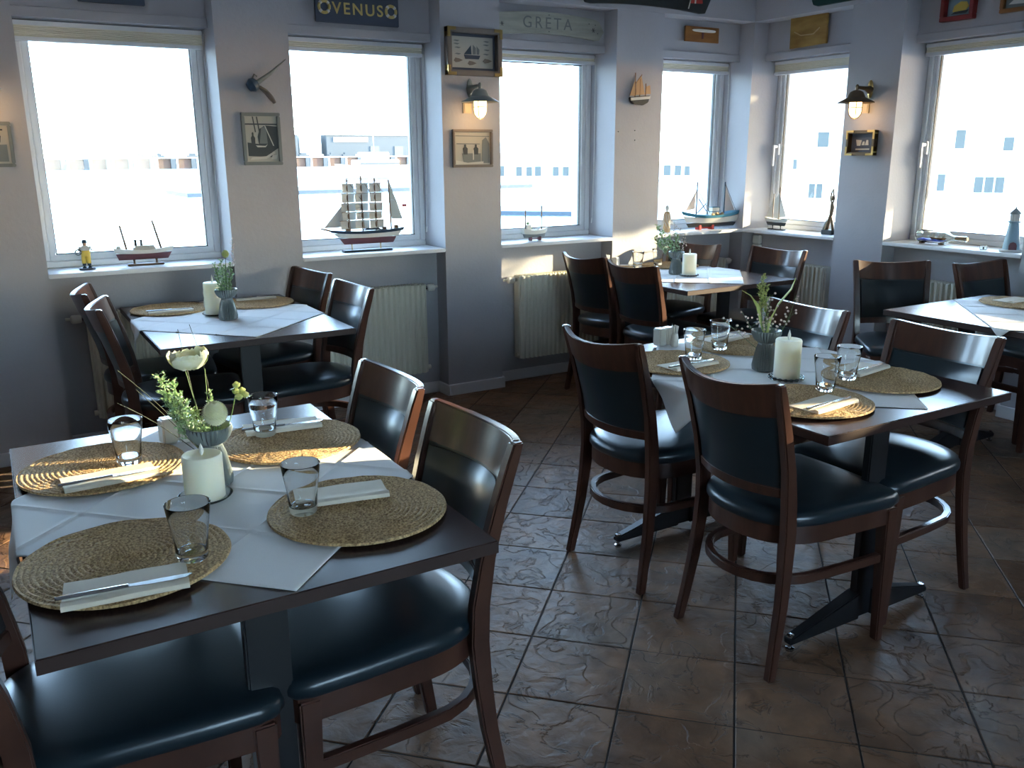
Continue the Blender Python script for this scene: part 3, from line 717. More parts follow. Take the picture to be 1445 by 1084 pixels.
VS = [(.380, 2.010, 'ribbed smoky vase holding yellow flowers on the closest table'), (2.300, 2.118, 'ribbed smoky vase holding dry sprigs on the middle table'),
      (.925, 4.168, 'ribbed smoky vase holding pale sprigs on the window-side table'), (3.722, 4.215, 'ribbed smoky vase holding green fronds on the corner table')]
vb = make_vase(VS[0][2]); vb.location = (VS[0][0], VS[0][1], CZ)
for x, y, lab in VS[1:]: dup(vb, (x, y, CZ), 0, lab)

# ---- flowers: stems, leaves and blossoms
class Fl:
    def __init__(s, name, label, loc, rz=0):
        s.t = thing(name, label, 'flowers', loc, rz); s.stems = MB(); s.leaf = MB(); s.pale = MB()
    def curve(s, tip, bend=(0, 0), base=(0, 0, .05), n=7):
        pts = []
        for i in range(n + 1):
            k = i / n; pts.append((base[0] + (tip[0] - base[0]) * k + bend[0] * math.sin(math.pi * k), base[1] + (tip[1] - base[1]) * k + bend[1] * math.sin(math.pi * k), base[2] + (tip[2] - base[2]) * k))
        return pts
    def stem(s, tip, r=.0011, bend=(0, 0), mb=None, base=(0, 0, .05)): pts = s.curve(tip, bend, base); (mb or s.stems).tube(pts, [r * (1.2 - .5 * i / len(pts)) for i in range(len(pts))], 5); return pts
    def blade(s, mb, p, d, L, w, cup=.2):
        p = Vector(p); d = Vector(d).normalized(); a = Vector((0, 0, 1)) if abs(d.z) < .95 else Vector((1, 0, 0)); e = d.cross(a).normalized(); nn = e.cross(d).normalized()
        mb.add([p, p + d * L * .45 + e * w + nn * L * cup * .3, p + d * L, p + d * L * .45 - e * w + nn * L * cup * .3, p + d * L * .5 + nn * L * cup * .1], [(0, 1, 4), (1, 2, 4), (2, 3, 4), (3, 0, 4)])
    def frond(s, mb, pts, n, L, w, rnd, start=.3):
        m = len(pts) - 1
        for i in range(n):
            k = start + (1 - start) * i / n; q = k * m; j = min(int(q), m - 1); p = Vector(pts[j]).lerp(Vector(pts[j + 1]), q - j); t = (Vector(pts[j + 1]) - Vector(pts[j])).normalized()
            if i % 2 == 0:                            # a short side twig carrying small leaflets
                sd = (t * .55 + Vector((rnd.uniform(-1, 1), rnd.uniform(-1, 1), rnd.uniform(-.4, .6)))).normalized(); tl = L * rnd.uniform(.8, 1.5) * (1.15 - .6 * k); mb.tube([p, p + sd * tl], .0005, 3)
                for e in (.35, .6, .8, 1.0):
                    for _ in range(2):
                        d = (sd * .7 + Vector((rnd.uniform(-1, 1), rnd.uniform(-1, 1), rnd.uniform(-.6, .8)))).normalized(); s.blade(mb, p + sd * tl * e, d, L * .42 * rnd.uniform(.6, 1.1), w * .55)
    def ball(s, name, m, c, rad, n=150, spike=.25):
        b = MB(); 
        b.lathe([(.001, -rad * .84), (rad * .5, -rad * .7), (rad * .82, -rad * .25), (rad * .82, rad * .2), (rad * .55, rad * .65), (.001, rad * .84)], 16, T(*c))
        for i in range(n):
            z = 1 - 2 * (i + .5) / n; a = i * 2.39996; q = math.sqrt(1 - z * z); d = Vector((q * math.cos(a), q * math.sin(a), z)); s.blade(b, Vector(c) + d * rad * .72, (d + Vector((0, 0, .25))).normalized(), rad * .34, rad * .17, .7)
        b.obj(name, m, parent=s.t)
    def done(s, lm='leaf', sm='stem'):
        if s.stems.v: s.stems.obj('stems', sm, parent=s.t, smooth=True)
        if s.leaf.v: s.leaf.obj('leaves', lm, parent=s.t)
# camera-facing directions at each table are mixed world directions: A = sideways to the right, B = away from the aisle
A = Vector((.86, -.51, 0)); B_ = Vector((.51, .86, 0))
def W3(a, b, z): v = A * a + B_ * b; return (v.x, v.y, z)
rnd = random.Random(11)
F = Fl('flower_bunch', 'bunch of pale yellow flowers and feathery greens in the vase on the closest table', (.380, 2.010, CZ + .0005))
pts = F.stem(W3(-.040, -.01, .290), .0016, (0, -.005)); F.stem(W3(.0, .01, .275), .0012)
b = MB(); c = Vector(W3(-.028, -.01, .285))
for i in range(9):                                    # broad papery petals, a shallow ruffled cup
    a = i * 2 * math.pi / 9; rows = []; q0 = 1 + .10 * math.sin(i * 2.3)
    for k, (rr, zz, wv) in enumerate(((.002, -.004, .2), (.020, -.004, .50), (.034, .004, .55), (.042, .015, .50), (.045, .027, .40), (.040, .034, .30))):
        rows.append([(c.x + q0 * rr * math.cos(a + u * wv), c.y + q0 * rr * math.sin(a + u * wv), c.z + zz * (1 + .12 * math.sin(i * 1.7)) + .0025 * math.sin(i + u * 5 + k)) for u in (-1, -.5, 0, .5, 1)])
    vs = [p for r_w in rows for p in r_w]; b.add(vs, [(k * 5 + u, k * 5 + u + 1, k * 5 + u + 6, k * 5 + u + 5) for k in range(5) for u in range(4)])
b.lathe([(.001, .0), (.020, .004), (.026, .014), (.016, .022), (.001, .024)], 12, T(c.x, c.y, c.z)); b.obj('cupped_blossom', 'petal', parent=F.t, smooth=True)
F.stem(W3(.030, -.045, .182), .0016); F.ball('round_blossom', 'petal', W3(.034, -.050, .186), .028, 420)
p2 = F.stem(W3(.068, .01, .230), .0012, (.01, 0)); 
b = MB()
for q in ((.072, 0, .238), (.080, .01, .222), (.090, 0, .215), (.078, -.008, .212), (.068, .005, .222)):
    b.lathe([(.001, -.008), (.008, -.003), (.009, .003), (.001, .009)], 9, T(*W3(*q)))
for q in ((.055, 0, .226), (.085, 0, .205)): F.blade(b, W3(*q), A * .8 + Vector((0, 0, .3)), .025, .006)
b.obj('yellow_green_buds', 'palegreen', parent=F.t, smooth=True)
for tip, bend, n in ((W3(-.105, 0, .265), (-.01, 0), 110), (W3(-.085, .03, .235), (0, .01), 95), (W3(-.090, -.02, .225), (-.01, 0), 90), (W3(-.060, -.02, .215), (-.01, 0), 90), (W3(-.030, -.02, .185), (0, 0), 80), (W3(-.005, -.03, .170), (0, 0), 50), (W3(.008, .01, .225), (.01, 0), 34)):
    F.frond(F.leaf, F.stem(tip, .0010, bend), n, .021, .0052, rnd, .34)
g_ = MB()
for tip, bend in ((W3(-.205, .02, .270), (.01, .03)), (W3(-.180, .05, .215), (0, .05)), (W3(-.095, .12, .345), (0, .02)), (W3(-.07, .13, .355), (.02, 0)), (W3(-.20, -.01, .200), (0, .07))): F.stem(tip, .0009, bend, g_)
g_.obj('grass_blades', 'grass_dark', parent=F.t)
F.done()

def sprigs(F, specs, rnd, mb=None):
    """fine branching sprays with tiny seed heads"""
    hb = MB()
    for tip, bend, n in specs:
        pts = F.stem(tip, .0009, bend); m = len(pts) - 1
        for i in range(n):
            k = .45 + .55 * i / n; q = k * m; j = min(int(q), m - 1); p = Vector(pts[j]).lerp(Vector(pts[j + 1]), q - j)
            d = Vector((rnd.uniform(-1, 1), rnd.uniform(-1, 1), rnd.uniform(.1, 1))) * .017; F.stems.tube([p, p + d], .0005, 4); e = p + d
            hb.lathe([(.0003, -.004), (.0036, -.0015), (.0036, .002), (.0003, .0045)], 6, T(*e))
    return hb
rnd = random.Random(5)
F = Fl('flower_bunch', 'tall yellow-green sprigs and pale seed heads in the vase on the middle table', (2.300, 2.118, CZ + .0005))
sprigs(F, [(W3(-.010, 0, .245), (0, 0), 12), (W3(.008, .02, .265), (0, 0), 12), (W3(-.085, .02, .205), (0, 0), 9), (W3(.100, .02, .262), (.0, -.02), 12), (W3(.085, -.01, .205), (0, 0), 9), (W3(-.155, .02, .180), (0, 0), 10), (W3(.03, 0, .230), (0, 0), 10), (W3(-.03, -.02, .2), (0, 0), 9)], rnd).obj('seed_heads', 'pinkdry', parent=F.t)
tall = MB()
for tip, bend, n in ((W3(-.022, .01, .330), (-.01, 0), 95), (W3(-.034, .0, .300), (0, 0), 80), (W3(-.012, 0, .300), (0, 0), 60)): F.frond(tall, F.stem(tip, .0015, bend), n, .017, .0062, rnd, .60)
tall.obj('golden_spikes', 'palegreen', parent=F.t)
for pts_ in ([W3(0, 0, .12), W3(.010, 0, .18), W3(.035, 0, .235), W3(.075, 0, .285), W3(.088, 0, .325)], [W3(-.005, 0, .12), W3(-.022, 0, .17), W3(-.035, 0, .225), W3(-.065, 0, .265), W3(-.095, 0, .282)]):
    F.leaf.tube(pts_, [.004, .007, .009, .008, .002], 6, flat=.3)
F.frond(F.leaf, F.stem(W3(.0, 0, .20), .001), 40, .014, .004, rnd, .2); F.done('palegreen')
rnd = random.Random(6)
F = Fl('flower_bunch', 'pale grey-green sprigs with one yellow head in the vase on the window-side table', (.925, 4.168, CZ + .0005))
for tip, n in ((W3(-.045, 0, .255), 45), (W3(-.02, .02, .27), 45), (W3(.005, 0, .245), 40), (W3(.035, 0, .26), 40), (W3(-.03, -.02, .225), 40)): F.frond(F.leaf, F.stem(tip, .0013), n + 30, .021, .0062, rnd, .36)
F.stem(W3(.012, 0, .300), .0014); F.ball('yellow_head', 'palegreen', W3(.012, 0, .305), .019, 90)
hb = MB(); F.frond(hb, F.stem(W3(.050, 0, .375), .0012, (.01, 0)), 60, .015, .005, rnd, .62); hb.obj('upper_plume', 'pinkdry', parent=F.t)
F.done()
rnd = random.Random(8)
F = Fl('flower_bunch', 'green fronds and pink seed heads in the vase on the corner table', (3.722, 4.215, CZ + .0005))
for tip, n in ((W3(-.125, 0, .300), 55), (W3(-.135, 0, .220), 50), (W3(-.05, .02, .24), 40), (W3(.0, 0, .25), 30)): F.frond(F.leaf, F.stem(tip, .0014), n + 20, .030, .0085, rnd, .45)
sprigs(F, [(W3(.05, 0, .255), (0, 0), 12), (W3(.02, 0, .29), (0, 0), 12), (W3(.07, 0, .22), (0, 0), 10), (W3(-.02, 0, .33), (0, 0), 12)], rnd).obj('seed_heads', 'pinkdry', parent=F.t)
F.done()

# ---- salt and pepper pots, toothpick holders
def make_pot(label, holes):
    t = thing('condiment_pot', label, 'salt shaker', group='square cream ceramic salt and pepper pots')
    MB().box(-.0205, .0205, -.0205, .0205, 0, .070).obj('body', 'ceramic', parent=t, bevel=.005, seg=3, smooth=True)
    b = MB()
    for k in range(holes): a = 2 * math.pi * k / holes; b.lathe([(.0011, 0), (.0011, .0004)], 6, T(.005 * math.cos(a), .005 * math.sin(a), 0.0700))
    b.obj('holes', 'black', parent=t); return t
def make_picks(label, x, y):
    t = thing('toothpick_holder', label, 'toothpick holder', (x, y, CZ), group='small cream toothpick holders')
    MB().lathe([(.001, 0), (.013, 0), (.0155, .004), (.016, .022), (.0135, .042), (.0115, .052), (.0105, .052), (.012, .040), (.013, .012), (.001, .008)], 20).obj('jar', 'ceramic', parent=t, smooth=True)
    b = MB(); q = random.Random(3)
    for k in range(11):
        a = q.random() * 6.28; r0 = .006 * q.random(); b.tube([(r0 * math.cos(a), r0 * math.sin(a), .01), (.013 * math.cos(a), .013 * math.sin(a), .078 + .008 * q.random())], .0021, 5)
    b.tube([(-.004, 0, .01), (-.012, .004, .095)], .0008, 5); b.obj('paper_wrapped_picks', 'beardwhite', parent=t)
P1 = make_pot('square cream pot on the closest table, left one of the touching pair', 3); P1.location = (.345, 2.385, CZ); P1.rotation_euler.z = R(10)
dup(P1, (.388, 2.378, CZ), R(10), 'square cream pot on the closest table, right one of the touching pair')
dup(P1, (2.252, 2.628, CZ), R(6), 'square cream pot on the middle table, left one of the pair')
dup(P1, (2.295, 2.630, CZ), R(6), 'square cream pot on the middle table, beside the toothpick holder')
dup(P1, (.912, 4.47, CZ), R(20), 'square cream pot behind the candle on the window-side table')
dup(P1, (3.60, 4.68, CZ), R(20), 'square cream pot at the far edge of the corner table')
make_picks('small cream holder with paper-wrapped toothpicks behind the flowers of the closest table', .400, 2.452)
make_picks('small cream holder with paper-wrapped toothpicks on the middle table', 2.288, 2.580)
make_picks('small cream holder with paper-wrapped toothpicks on the corner table', 3.565, 4.72)
make_picks('small cream holder with paper-wrapped toothpicks behind the candle of the window-side table', .905, 4.53)

# ---------------------------------------------------------------- wall lanterns (local: wall plane at x = 0, arm along +x)
def lantern(label, loc, rz, met, flange):
    t = thing('wall_lantern', label, 'wall lamp', loc, rz, group='ship style wall lanterns with a caged glass')
    b = MB(); b.lathe([(.022, 0), (.026, .004), (.020, .010), (.001, .011)], 20, T(0, 0, .065) @ RY(R(90)) @ Matrix.Diagonal((2.2, .85, 1, 1))); b.obj('wall_plate', flange, parent=t, smooth=True)
    b = MB(); b.tube([(.005, 0, .062), (.05, 0, .070), (.12, 0, .074)], [.026, .013, .009], 12); b.lathe([(.007, .045), (.010, .06), (.010, .082), (.006, .09), (.001, .092)], 12, T(.13, 0, 0)); b.obj('arm', met, parent=t, smooth=True)
    b = MB(); b.lathe([(.001, .058), (.02, .056), (.040, .045), (.048, .028), (.054, .014), (.110, -.016), (.112, -.020), (.104, -.018), (.05, .008), (.03, .02), (.001, .03)], 32, T(.13, 0, 0)); b.obj('shade', met, parent=t, smooth=True)
    b = MB(); b.lathe([(.034, 0), (.037, -.01), (.037, -.065), (.032, -.088), (.018, -.105), (.001, -.110)], 24, T(.13, 0, 0)); b.obj('glass_globe', 'bulb', parent=t, smooth=True)
    b = MB()
    for k in range(4):
        a = math.pi / 4 + k * math.pi / 2; pts = [(.13 + r * math.cos(a), r * math.sin(a), z) for r, z in ((.040, .008), (.041, -.01), (.041, -.065), (.036, -.09), (.020, -.110), (.001, -.115))]; b.tube(pts, .0022, 6)
    ring = [(.13 + .042 * math.cos(2 * math.pi * k / 24), .042 * math.sin(2 * math.pi * k / 24), -.048) for k in range(25)]; b.tube(ring, .0022, 6)
    b.obj('cage', met, parent=t, smooth=True)
    b = MB(); b.box(0, .012, -.005, .051, -.078, -.012, T(0, -.045 if rz < 0 else -.045, 0)); b.box(.012, .015, .001, .045, -.072, -.018, T(0, -.045, 0)); b.obj('junction_box', 'cream', parent=t, bevel=.002)
    MB().tube([(.012, -.02, -.03), (.025, -.01, -.01), (.02, 0, .03)], .003, 6).obj('cable', 'cream', parent=t, smooth=True)
    L = bpy.data.lights.new('lamp_bulb', 'POINT'); L.energy = .8; L.color = (1, .55, .20); L.shadow_soft_size = .03
    lo = bpy.data.objects.new('lamp_bulb', L); col.objects.link(lo); lo.parent = t; lo.location = (.13, 0, -.125)
lantern('grey enamelled wall lantern with a glowing caged glass under the knot board', (2.598, YF, 1.815), R(-90), 'lampgrey', 'lampgrey')
lantern('bronze wall lantern with a glowing caged glass on the right wall pillar', (XF, 3.815, 1.815), R(180), 'bronze', 'brass')
lantern('wall lantern on the far left pillar, almost outside the frame', (.035, YF, 1.815), R(-90), 'lampgrey', 'lampgrey')

# ---------------------------------------------------------------- framed pictures (local: x right, z up, y = 0 the wall, front towards -y)
def picture(label, x0, x1, z0, z1, mx, fm, fw, pm, marks=(), corners=None, depth=.018, cat='picture', name='framed_picture', mount=None):
    t = thing(name, label, cat); t.matrix_world = mx @ T((x0 + x1) / 2, 0, (z0 + z1) / 2); w, h_ = x1 - x0, z1 - z0
    b = MB(); frame_ring(b, -w / 2, w / 2, -h_ / 2, h_ / 2, fw, -depth, -.001, Matrix.Identity(4)); b.obj('frame', fm, parent=t, bevel=.003)
    MB().box(-w / 2 + fw, w / 2 - fw, -.006, -.002, -h_ / 2 + fw, h_ / 2 - fw).obj('picture_sheet', pm if not mount else mount, parent=t)
    iw, ih = w / 2 - fw, h_ / 2 - fw
    if mount:
        iw -= .016; ih -= .016; MB().box(-iw, iw, -.0075, -.006, -ih, ih).obj('inner_print', pm, parent=t)
    groups = {}
    for m, poly in marks: groups.setdefault(m, []).append(poly)
    for gi, (m, polys) in enumerate(groups.items()):
        b = MB()
        for k, poly in enumerate(polys): b.plate([(x * iw, z * ih) for x, z in poly], -.0082 - .0002 * gi - .00003 * k, -.007)
        b.obj('printed_shapes', m, parent=t)
    if corners:
        for sx in (-1, 1):
            for sz in (-1, 1):
                b = MB(); b.box(min(sx * w / 2, sx * (w / 2 - .055)), max(sx * w / 2, sx * (w / 2 - .055)), -depth - .003, -.004, min(sz * h_ / 2, sz * (h_ / 2 - fw * .6)), max(sz * h_ / 2, sz * (h_ / 2 - fw * .6)))
                b.box(min(sx * w / 2, sx * (w / 2 - fw * .6)), max(sx * w / 2, sx * (w / 2 - fw * .6)), -depth - .0031, -.004, min(sz * h_ / 2, sz * (h_ / 2 - .055)), max(sz * h_ / 2, sz * (h_ / 2 - .055)))
                b.obj('corner_mount', corners, parent=t)
    return t
MB_ = T(0, YF, 0); MRR = T(XF, 0, 0) @ RZ(R(-90))        # right wall: local x = -Y
def fig(cx, cz, s): return [(cx - .16 * s, cz - .6 * s), (cx - .2 * s, cz), (cx - .08 * s, cz + .16 * s), (cx - .09 * s, cz + .34 * s), (cx, cz + .42 * s), (cx + .09 * s, cz + .34 * s), (cx + .08 * s, cz + .16 * s), (cx + .22 * s, cz), (cx + .2 * s, cz - .6 * s)]
picture('tall grey-framed photo of men working on a boat, below the flintlock', 1.227, 1.434, 1.450, 1.720, MB_, 'midgrey', .018, 'paper',
        [('ink', [(-.1, -.9), (1, -.4), (1, .55), (.25, .6), (-.1, .45), (-.25, .1)]), ('ink', [(-.9, -.75), (-.9, -.15), (.6, -.3), (.6, -.8)]), ('ink', fig(-.55, .05, .62)), ('ink', [(-1, .62), (1, .62), (1, .68), (-1, .68)]),
         ('midgrey', [(-.15, -.2), (.35, -.2), (.3, .55), (0, .5)]), ('ink', [(-.4, .3), (-.33, .3), (-.45, .98), (-.52, .98)]), ('ink', [(-.15, .3), (-.08, .3), (-.2, .98), (-.27, .98)]),
         ('palepaper', [(.2, .6), (.26, .6), (.75, -.3), (.68, -.3)]), ('palepaper', [(-.8, -.92), (-.7, -.8), (.2, -.76), (.7, -.55), (.8, -.62), (.2, -.88)]), ('palepaper', [(.5, -.9), (.6, -.72), (.9, -.7), (.85, -.88)]), ('palepaper', [(-.4, -.28), (.2, -.3), (.35, -.22), (.2, -.36), (-.3, -.36)])])
picture('square grey-brown framed photo of two figures at a jetty, below the grey wall lantern', 2.470, 2.747, 1.422, 1.645, MB_, 'greyframe', .016, 'paper',
        [('midgrey', [(-.5, -.95), (-.6, -.3), (.45, -.3), (.45, -.95)]), ('ink', fig(-.42, .0, .62)), ('ink', fig(.18, .0, .62)), ('midgrey', [(.5, -.9), (.55, .5), (.75, .7), (.95, .3), (.95, -.9)]), ('midgrey', [(-.95, .8), (.95, .76), (.95, .72), (-.95, .74)]),
         ('midgrey', [(-.9, .32), (.4, .3), (.4, .25), (-.9, .26)]), ('palepaper', [(-.95, -.98), (-.95, -.72), (-.3, -.88), (.6, -.8), (.6, -.95)]), ('palepaper', [(.0, -.7), (.06, -.7), (.06, -.1), (.0, -.1)])])
kn = [('slate', [(-.36, -.42), (.30, -.42), (.38, -.18), (-.42, -.16)]), ('navy', [(-.42, -.13), (-.08, .46), (-.05, -.13)]), ('midgrey', [(0, -.12), (.02, .5), (.16, .3), (.16, -.12)]), ('midgrey', [(.2, -.12), (.2, .42), (.34, .2), (.32, -.12)])]
for q in ((-.78, .72), (-.78, .52), (-.72, .28), (.68, .74), (.66, .52), (.7, .2), (-.72, -.12), (.66, -.08)):
    kn.append(('midgrey', [(q[0] - .16, q[1]), (q[0] - .05, q[1] + .05), (q[0] + .16, q[1] + .02), (q[0] + .05, q[1] - .06)]))
for q in ((-.72, -.52), (.72, -.5), (-.05, -.68)):
    kn.append(('greyframe', [(q[0] - .2, q[1] - .05), (q[0] - .12, q[1] + .14), (q[0] + .06, q[1] + .1), (q[0] + .24, q[1]), (q[0] + .06, q[1] - .12), (q[0] - .1, q[1] - .16)]))
picture('knot board with a small ship relief in a brass-cornered frame above the grey lantern', 2.435, 2.802, 1.950, 2.215, MB_, 'greyframe', .030, 'paper', kn, corners='brass', depth=.045, mount='slate')
picture('small dark framed picture cut off by the left edge of the photo', -.07, .163, 1.455, 1.660, MB_, 'midgrey', .016, 'paper', [('midgrey', [(-.9, -.9), (-.9, -.1), (.9, 0), (.9, -.9)]), ('ink', [(.3, .1), (.45, .5), (.7, .45), (.65, .1)]), ('ink', [(-.6, .75), (.8, .72), (.8, .8), (-.6, .85)])])
picture('small gold and brown shadow box with a tiny ship below the bronze lantern', -3.938, -3.723, 1.476, 1.632, MRR, 'bronze', .020, 'slate',
        [('palepaper', [(-.5, -.3), (-.6, .35), (-.1, .3), (-.2, -.3)]), ('palepaper', [(-.1, -.25), (0, .15), (.15, .15), (.15, -.25)]), ('palepaper', [(.2, -.25), (.3, .3), (.45, .3), (.5, -.25)]), ('palepaper', [(-.6, -.75), (-.6, -.6), (.6, -.6), (.6, -.75)])], corners='gold', depth=.04)
MR5 = T(XR + .012, 0, 0) @ RZ(R(-90))
picture('red framed shadow box with a yellow sailing ship above the rightmost window', -3.458, -3.250, 2.237, 2.395, MR5, 'redwood', .026, 'lightblue',
        [('yellow', [(-.6, -.5), (-.5, .1), (0, .5), (.5, .4), (.7, -.1), (.4, -.55)]), ('ink', [(-.7, -.75), (-.4, -.5), (.7, -.45), (.5, -.75)])], depth=.045)
picture('brown framed knot picture above the rightmost window, cut by the top right corner', -3.104, -2.880, 2.242, 2.395, MR5, 'orangewood', .022, 'midgrey', [('palepaper', [(-.4, .1), (0, .6), (.5, .2), (.1, -.2)]), ('beardwhite', [(-.8, -.6), (-.5, -.2), (.6, -.3), (.7, -.7)])], depth=.03)

def board(name, label, poly, mx, m, th=.018, bevel=.003):
    t = thing(name, label, 'sign'); t.matrix_world = mx; MB().plate(poly, -th, -.001).obj('board', m, parent=t, bevel=bevel); return t
TX = lambda x, z, y=-.0185: T(x, y, z) @ RX(R(90))
YL = YR + .012
t = board('name_board', 'blue-grey name board with gold lettering VENUS over the second window', [(-.247, -.075), (.247, -.075), (.247, .11), (-.247, .11)], T(1.958, YL - .012, 2.285), 'slate')
text_obj('VENUS', .085, 'gold', 'lettering', t, TX(0, .0), spacing=1.25, extra=.0012)
for sx in (-1, 1):
    b = MB(); ringp = [(sx * .198 + .030 * math.cos(2 * math.pi * k / 20), -.022, .004 + .030 * math.sin(2 * math.pi * k / 20)) for k in range(21)]; b.tube(ringp, .0085, 8); b.obj('lifebuoy', 'gold', parent=t, smooth=True)
    b = MB()
    for k in range(4):
        a0 = math.pi / 4 + k * math.pi / 2; b.tube([(sx * .198 + .030 * math.cos(a0 + d), -.022, .004 + .030 * math.sin(a0 + d)) for d in (-.22, 0, .22)], .0095, 8)
    b.obj('lifebuoy_band', 'beardwhite', parent=t, smooth=True)
board('name_board', 'dark blue-grey board over the leftmost window, lower edge only in view', [(-.153, -.06), (.153, -.06), (.153, .1), (-.153, .1)], T(.68, YL - .012, 2.285), 'slate')
n = 24; top, bot = [], []
for i in range(n + 1):
    k = i / n; x = -.43 + .86 * k; arch = .030 * (1 - (x / .43) ** 2); e = 1 - max(0, (abs(x) - .36) / .07) ** 2 if abs(x) > .36 else 1; hh = .062 * math.sqrt(max(0, e)) + .002
    top.append((x, arch + hh)); bot.append((x, arch - hh))
t = thing('name_board', 'weathered grey curved name board carved with GRETA over the third window', 'sign'); t.matrix_world = T(3.235, YL - .012, 2.268)
MB().plate(bot + top[::-1], -.022, -.001).obj('board', 'greywood', parent=t, bevel=.003)
text_obj('GRETA', .098, 'midgrey', 'lettering', t, TX(-.01, .026, -.0215), spacing=1.35, depth=.0012)
b = MB()
for cx_ in (-.345, .345):
    for k in range(3):
        a = k * math.pi / 3; dx, dz = .014 * math.cos(a), .014 * math.sin(a); b.tube([(cx_ - dx, -.0225, .008 - dz), (cx_ + dx, -.0225, .008 + dz)], .0016, 5)
for cx_, cz in ((-.37, .03), (-.37, -.02), (.36, .04), (.38, -.01), (0, .078), (0, -.02), (.31, .045)): b.lathe([(.0035, 0), (.0035, .001)], 8, T(cx_, -.022, cz) @ RX(R(90)))
b.obj('carved_stars_and_nails', 'ink', parent=t)
# black arched board on the beam, mostly above the frame
top, bot = [], []
for i in range(n + 1):
    k = i / n; x = -.545 + 1.09 * k; arch = .028 * (1 - (x / .545) ** 2); q = max(0, (abs(x) - .47) / .075); hh = .10 * math.sqrt(max(0, 1 - q * q)) + .003
    top.append((x, arch + hh)); bot.append((x, arch - hh))
t = thing('name_board', 'black arched name board with pale letters and a red flag on the ceiling beam', 'sign'); t.matrix_world = T(3.915, YF - .014, 2.508)
MB().plate(bot + top[::-1], -.02, -.001).obj('board', 'black', parent=t, bevel=.003)
text_obj('DANMARK', .115, 'palepaper', 'lettering', t, TX(-.07, .02, -.0205), spacing=1.15)
b = MB(); b.tube([(.345, -.023, -.07), (.385, -.023, .07)], .004, 6); b.obj('flag_pole', 'beardwhite', parent=t)
MB().plate([(.365, -.035), (.47, -.03), (.46, .05), (.385, .06)], -.0225, -.020).obj('flag', 'red', parent=t)
b = MB(); b.plate([(.36, .005), (.465, .008), (.463, .020), (.365, .020)], -.0232, -.0224); b.plate([(.397, -.034), (.409, -.034), (.416, .058), (.404, .058)], -.0233, -.0224); b.obj('flag_cross', 'beardwhite', parent=t)
t = thing('name_board', 'dark green rounded board on the beam right of the room corner', 'sign'); t.matrix_world = T(XF - .014, 4.10, 2.50) @ RZ(R(-90))
MB().plate([(-.215, -.03), (-.20, -.062), (-.16, -.075), (.3, -.075), (.34, -.04), (.34, .06), (-.215, .06)], -.02, -.001).obj('board', 'darkgreen', parent=t, bevel=.003)
MB().lathe([(.014, 0), (.012, .003), (.001, .004)], 10, T(-.185, -.020, -.02) @ RX(R(90))).obj('painted_flower', 'red', parent=t)
# small wooden relief with a white hull
t = thing('wall_plaque', 'small orange wood plaque with a white boat half-model over the corner window', 'plaque'); t.matrix_world = T(4.535, YL - .012, 2.306)
MB().box(-.158, .158, -.014, -.001, -.05, .052).obj('board', 'orangewood', parent=t, bevel=.002)
b = MB(); b.rings([[(x, -.016 - w, .026 + zz) for zz, w in ((-w0 * .9, .001), (-w0 * .5, w0 * .8), (w0 * .6, w0), (w0 * .9, .001))] for x, w0 in ((-.10, .002), (-.085, .009), (-.04, .012), (.04, .012), (.10, .010), (.118, .006))]); b.obj('hull', 'beardwhite', parent=t, smooth=True)
MB().plate([(-.008, .014), (.012, .014), (.008, -.028), (-.004, -.028)], -.018, -.013).obj('keel', 'maroon', parent=t)
t = thing('wall_plaque', 'golden burnished square board leaning over the window right of the room corner', 'plaque'); t.matrix_world = T(XR - .002, 4.447, 2.312) @ RZ(R(-90)) @ RY(R(-1.5))
MB().box(-.158, .158, -.022, -.001, -.108, .100).obj('board', 'pinewood', parent=t, bevel=.003)
MB().tube([(-.12, -.023, .0), (-.06, -.023, -.03), (.05, -.023, -.035), (.10, -.023, .0)], .004, 6).obj('burnt_outline', 'deck', parent=t)

# flintlock style mounted piece on the second pillar
t = thing('wall_ornament', 'dark flintlock-like ornament with a long upward barrel on the pillar above the tall photo', 'ornament'); t.matrix_world = T(1.33, YF, 1.88)
MB().tube([(-.02, -.03, -.02), (.06, -.035, .035), (.15, -.04, .11)], [.015, .009, .003], 10).obj('barrel', 'lampgrey', parent=t, smooth=True)
b = MB(); b.lathe([(.001, -.03), (.022, -.024), (.036, 0), (.032, .018), (.018, .03), (.001, .034)], 18, T(-.035, -.035, -.025) @ RY(R(60))); b.obj('round_body', 'navy', parent=t, smooth=True)
b = MB(); b.tube([(.0, -.03, -.03), (.035, -.032, -.055), (.06, -.032, -.085), (.078, -.030, -.11)], [.014, .020, .022, .014], 10, flat=.6); b.obj('carved_grip', 'greyframe', parent=t, smooth=True)
MB().tube([(-.03, -.03, .01), (-.022, -.04, .03), (-.008, -.035, .02)], .005, 6).obj('hammer', 'lampgrey', parent=t, smooth=True)
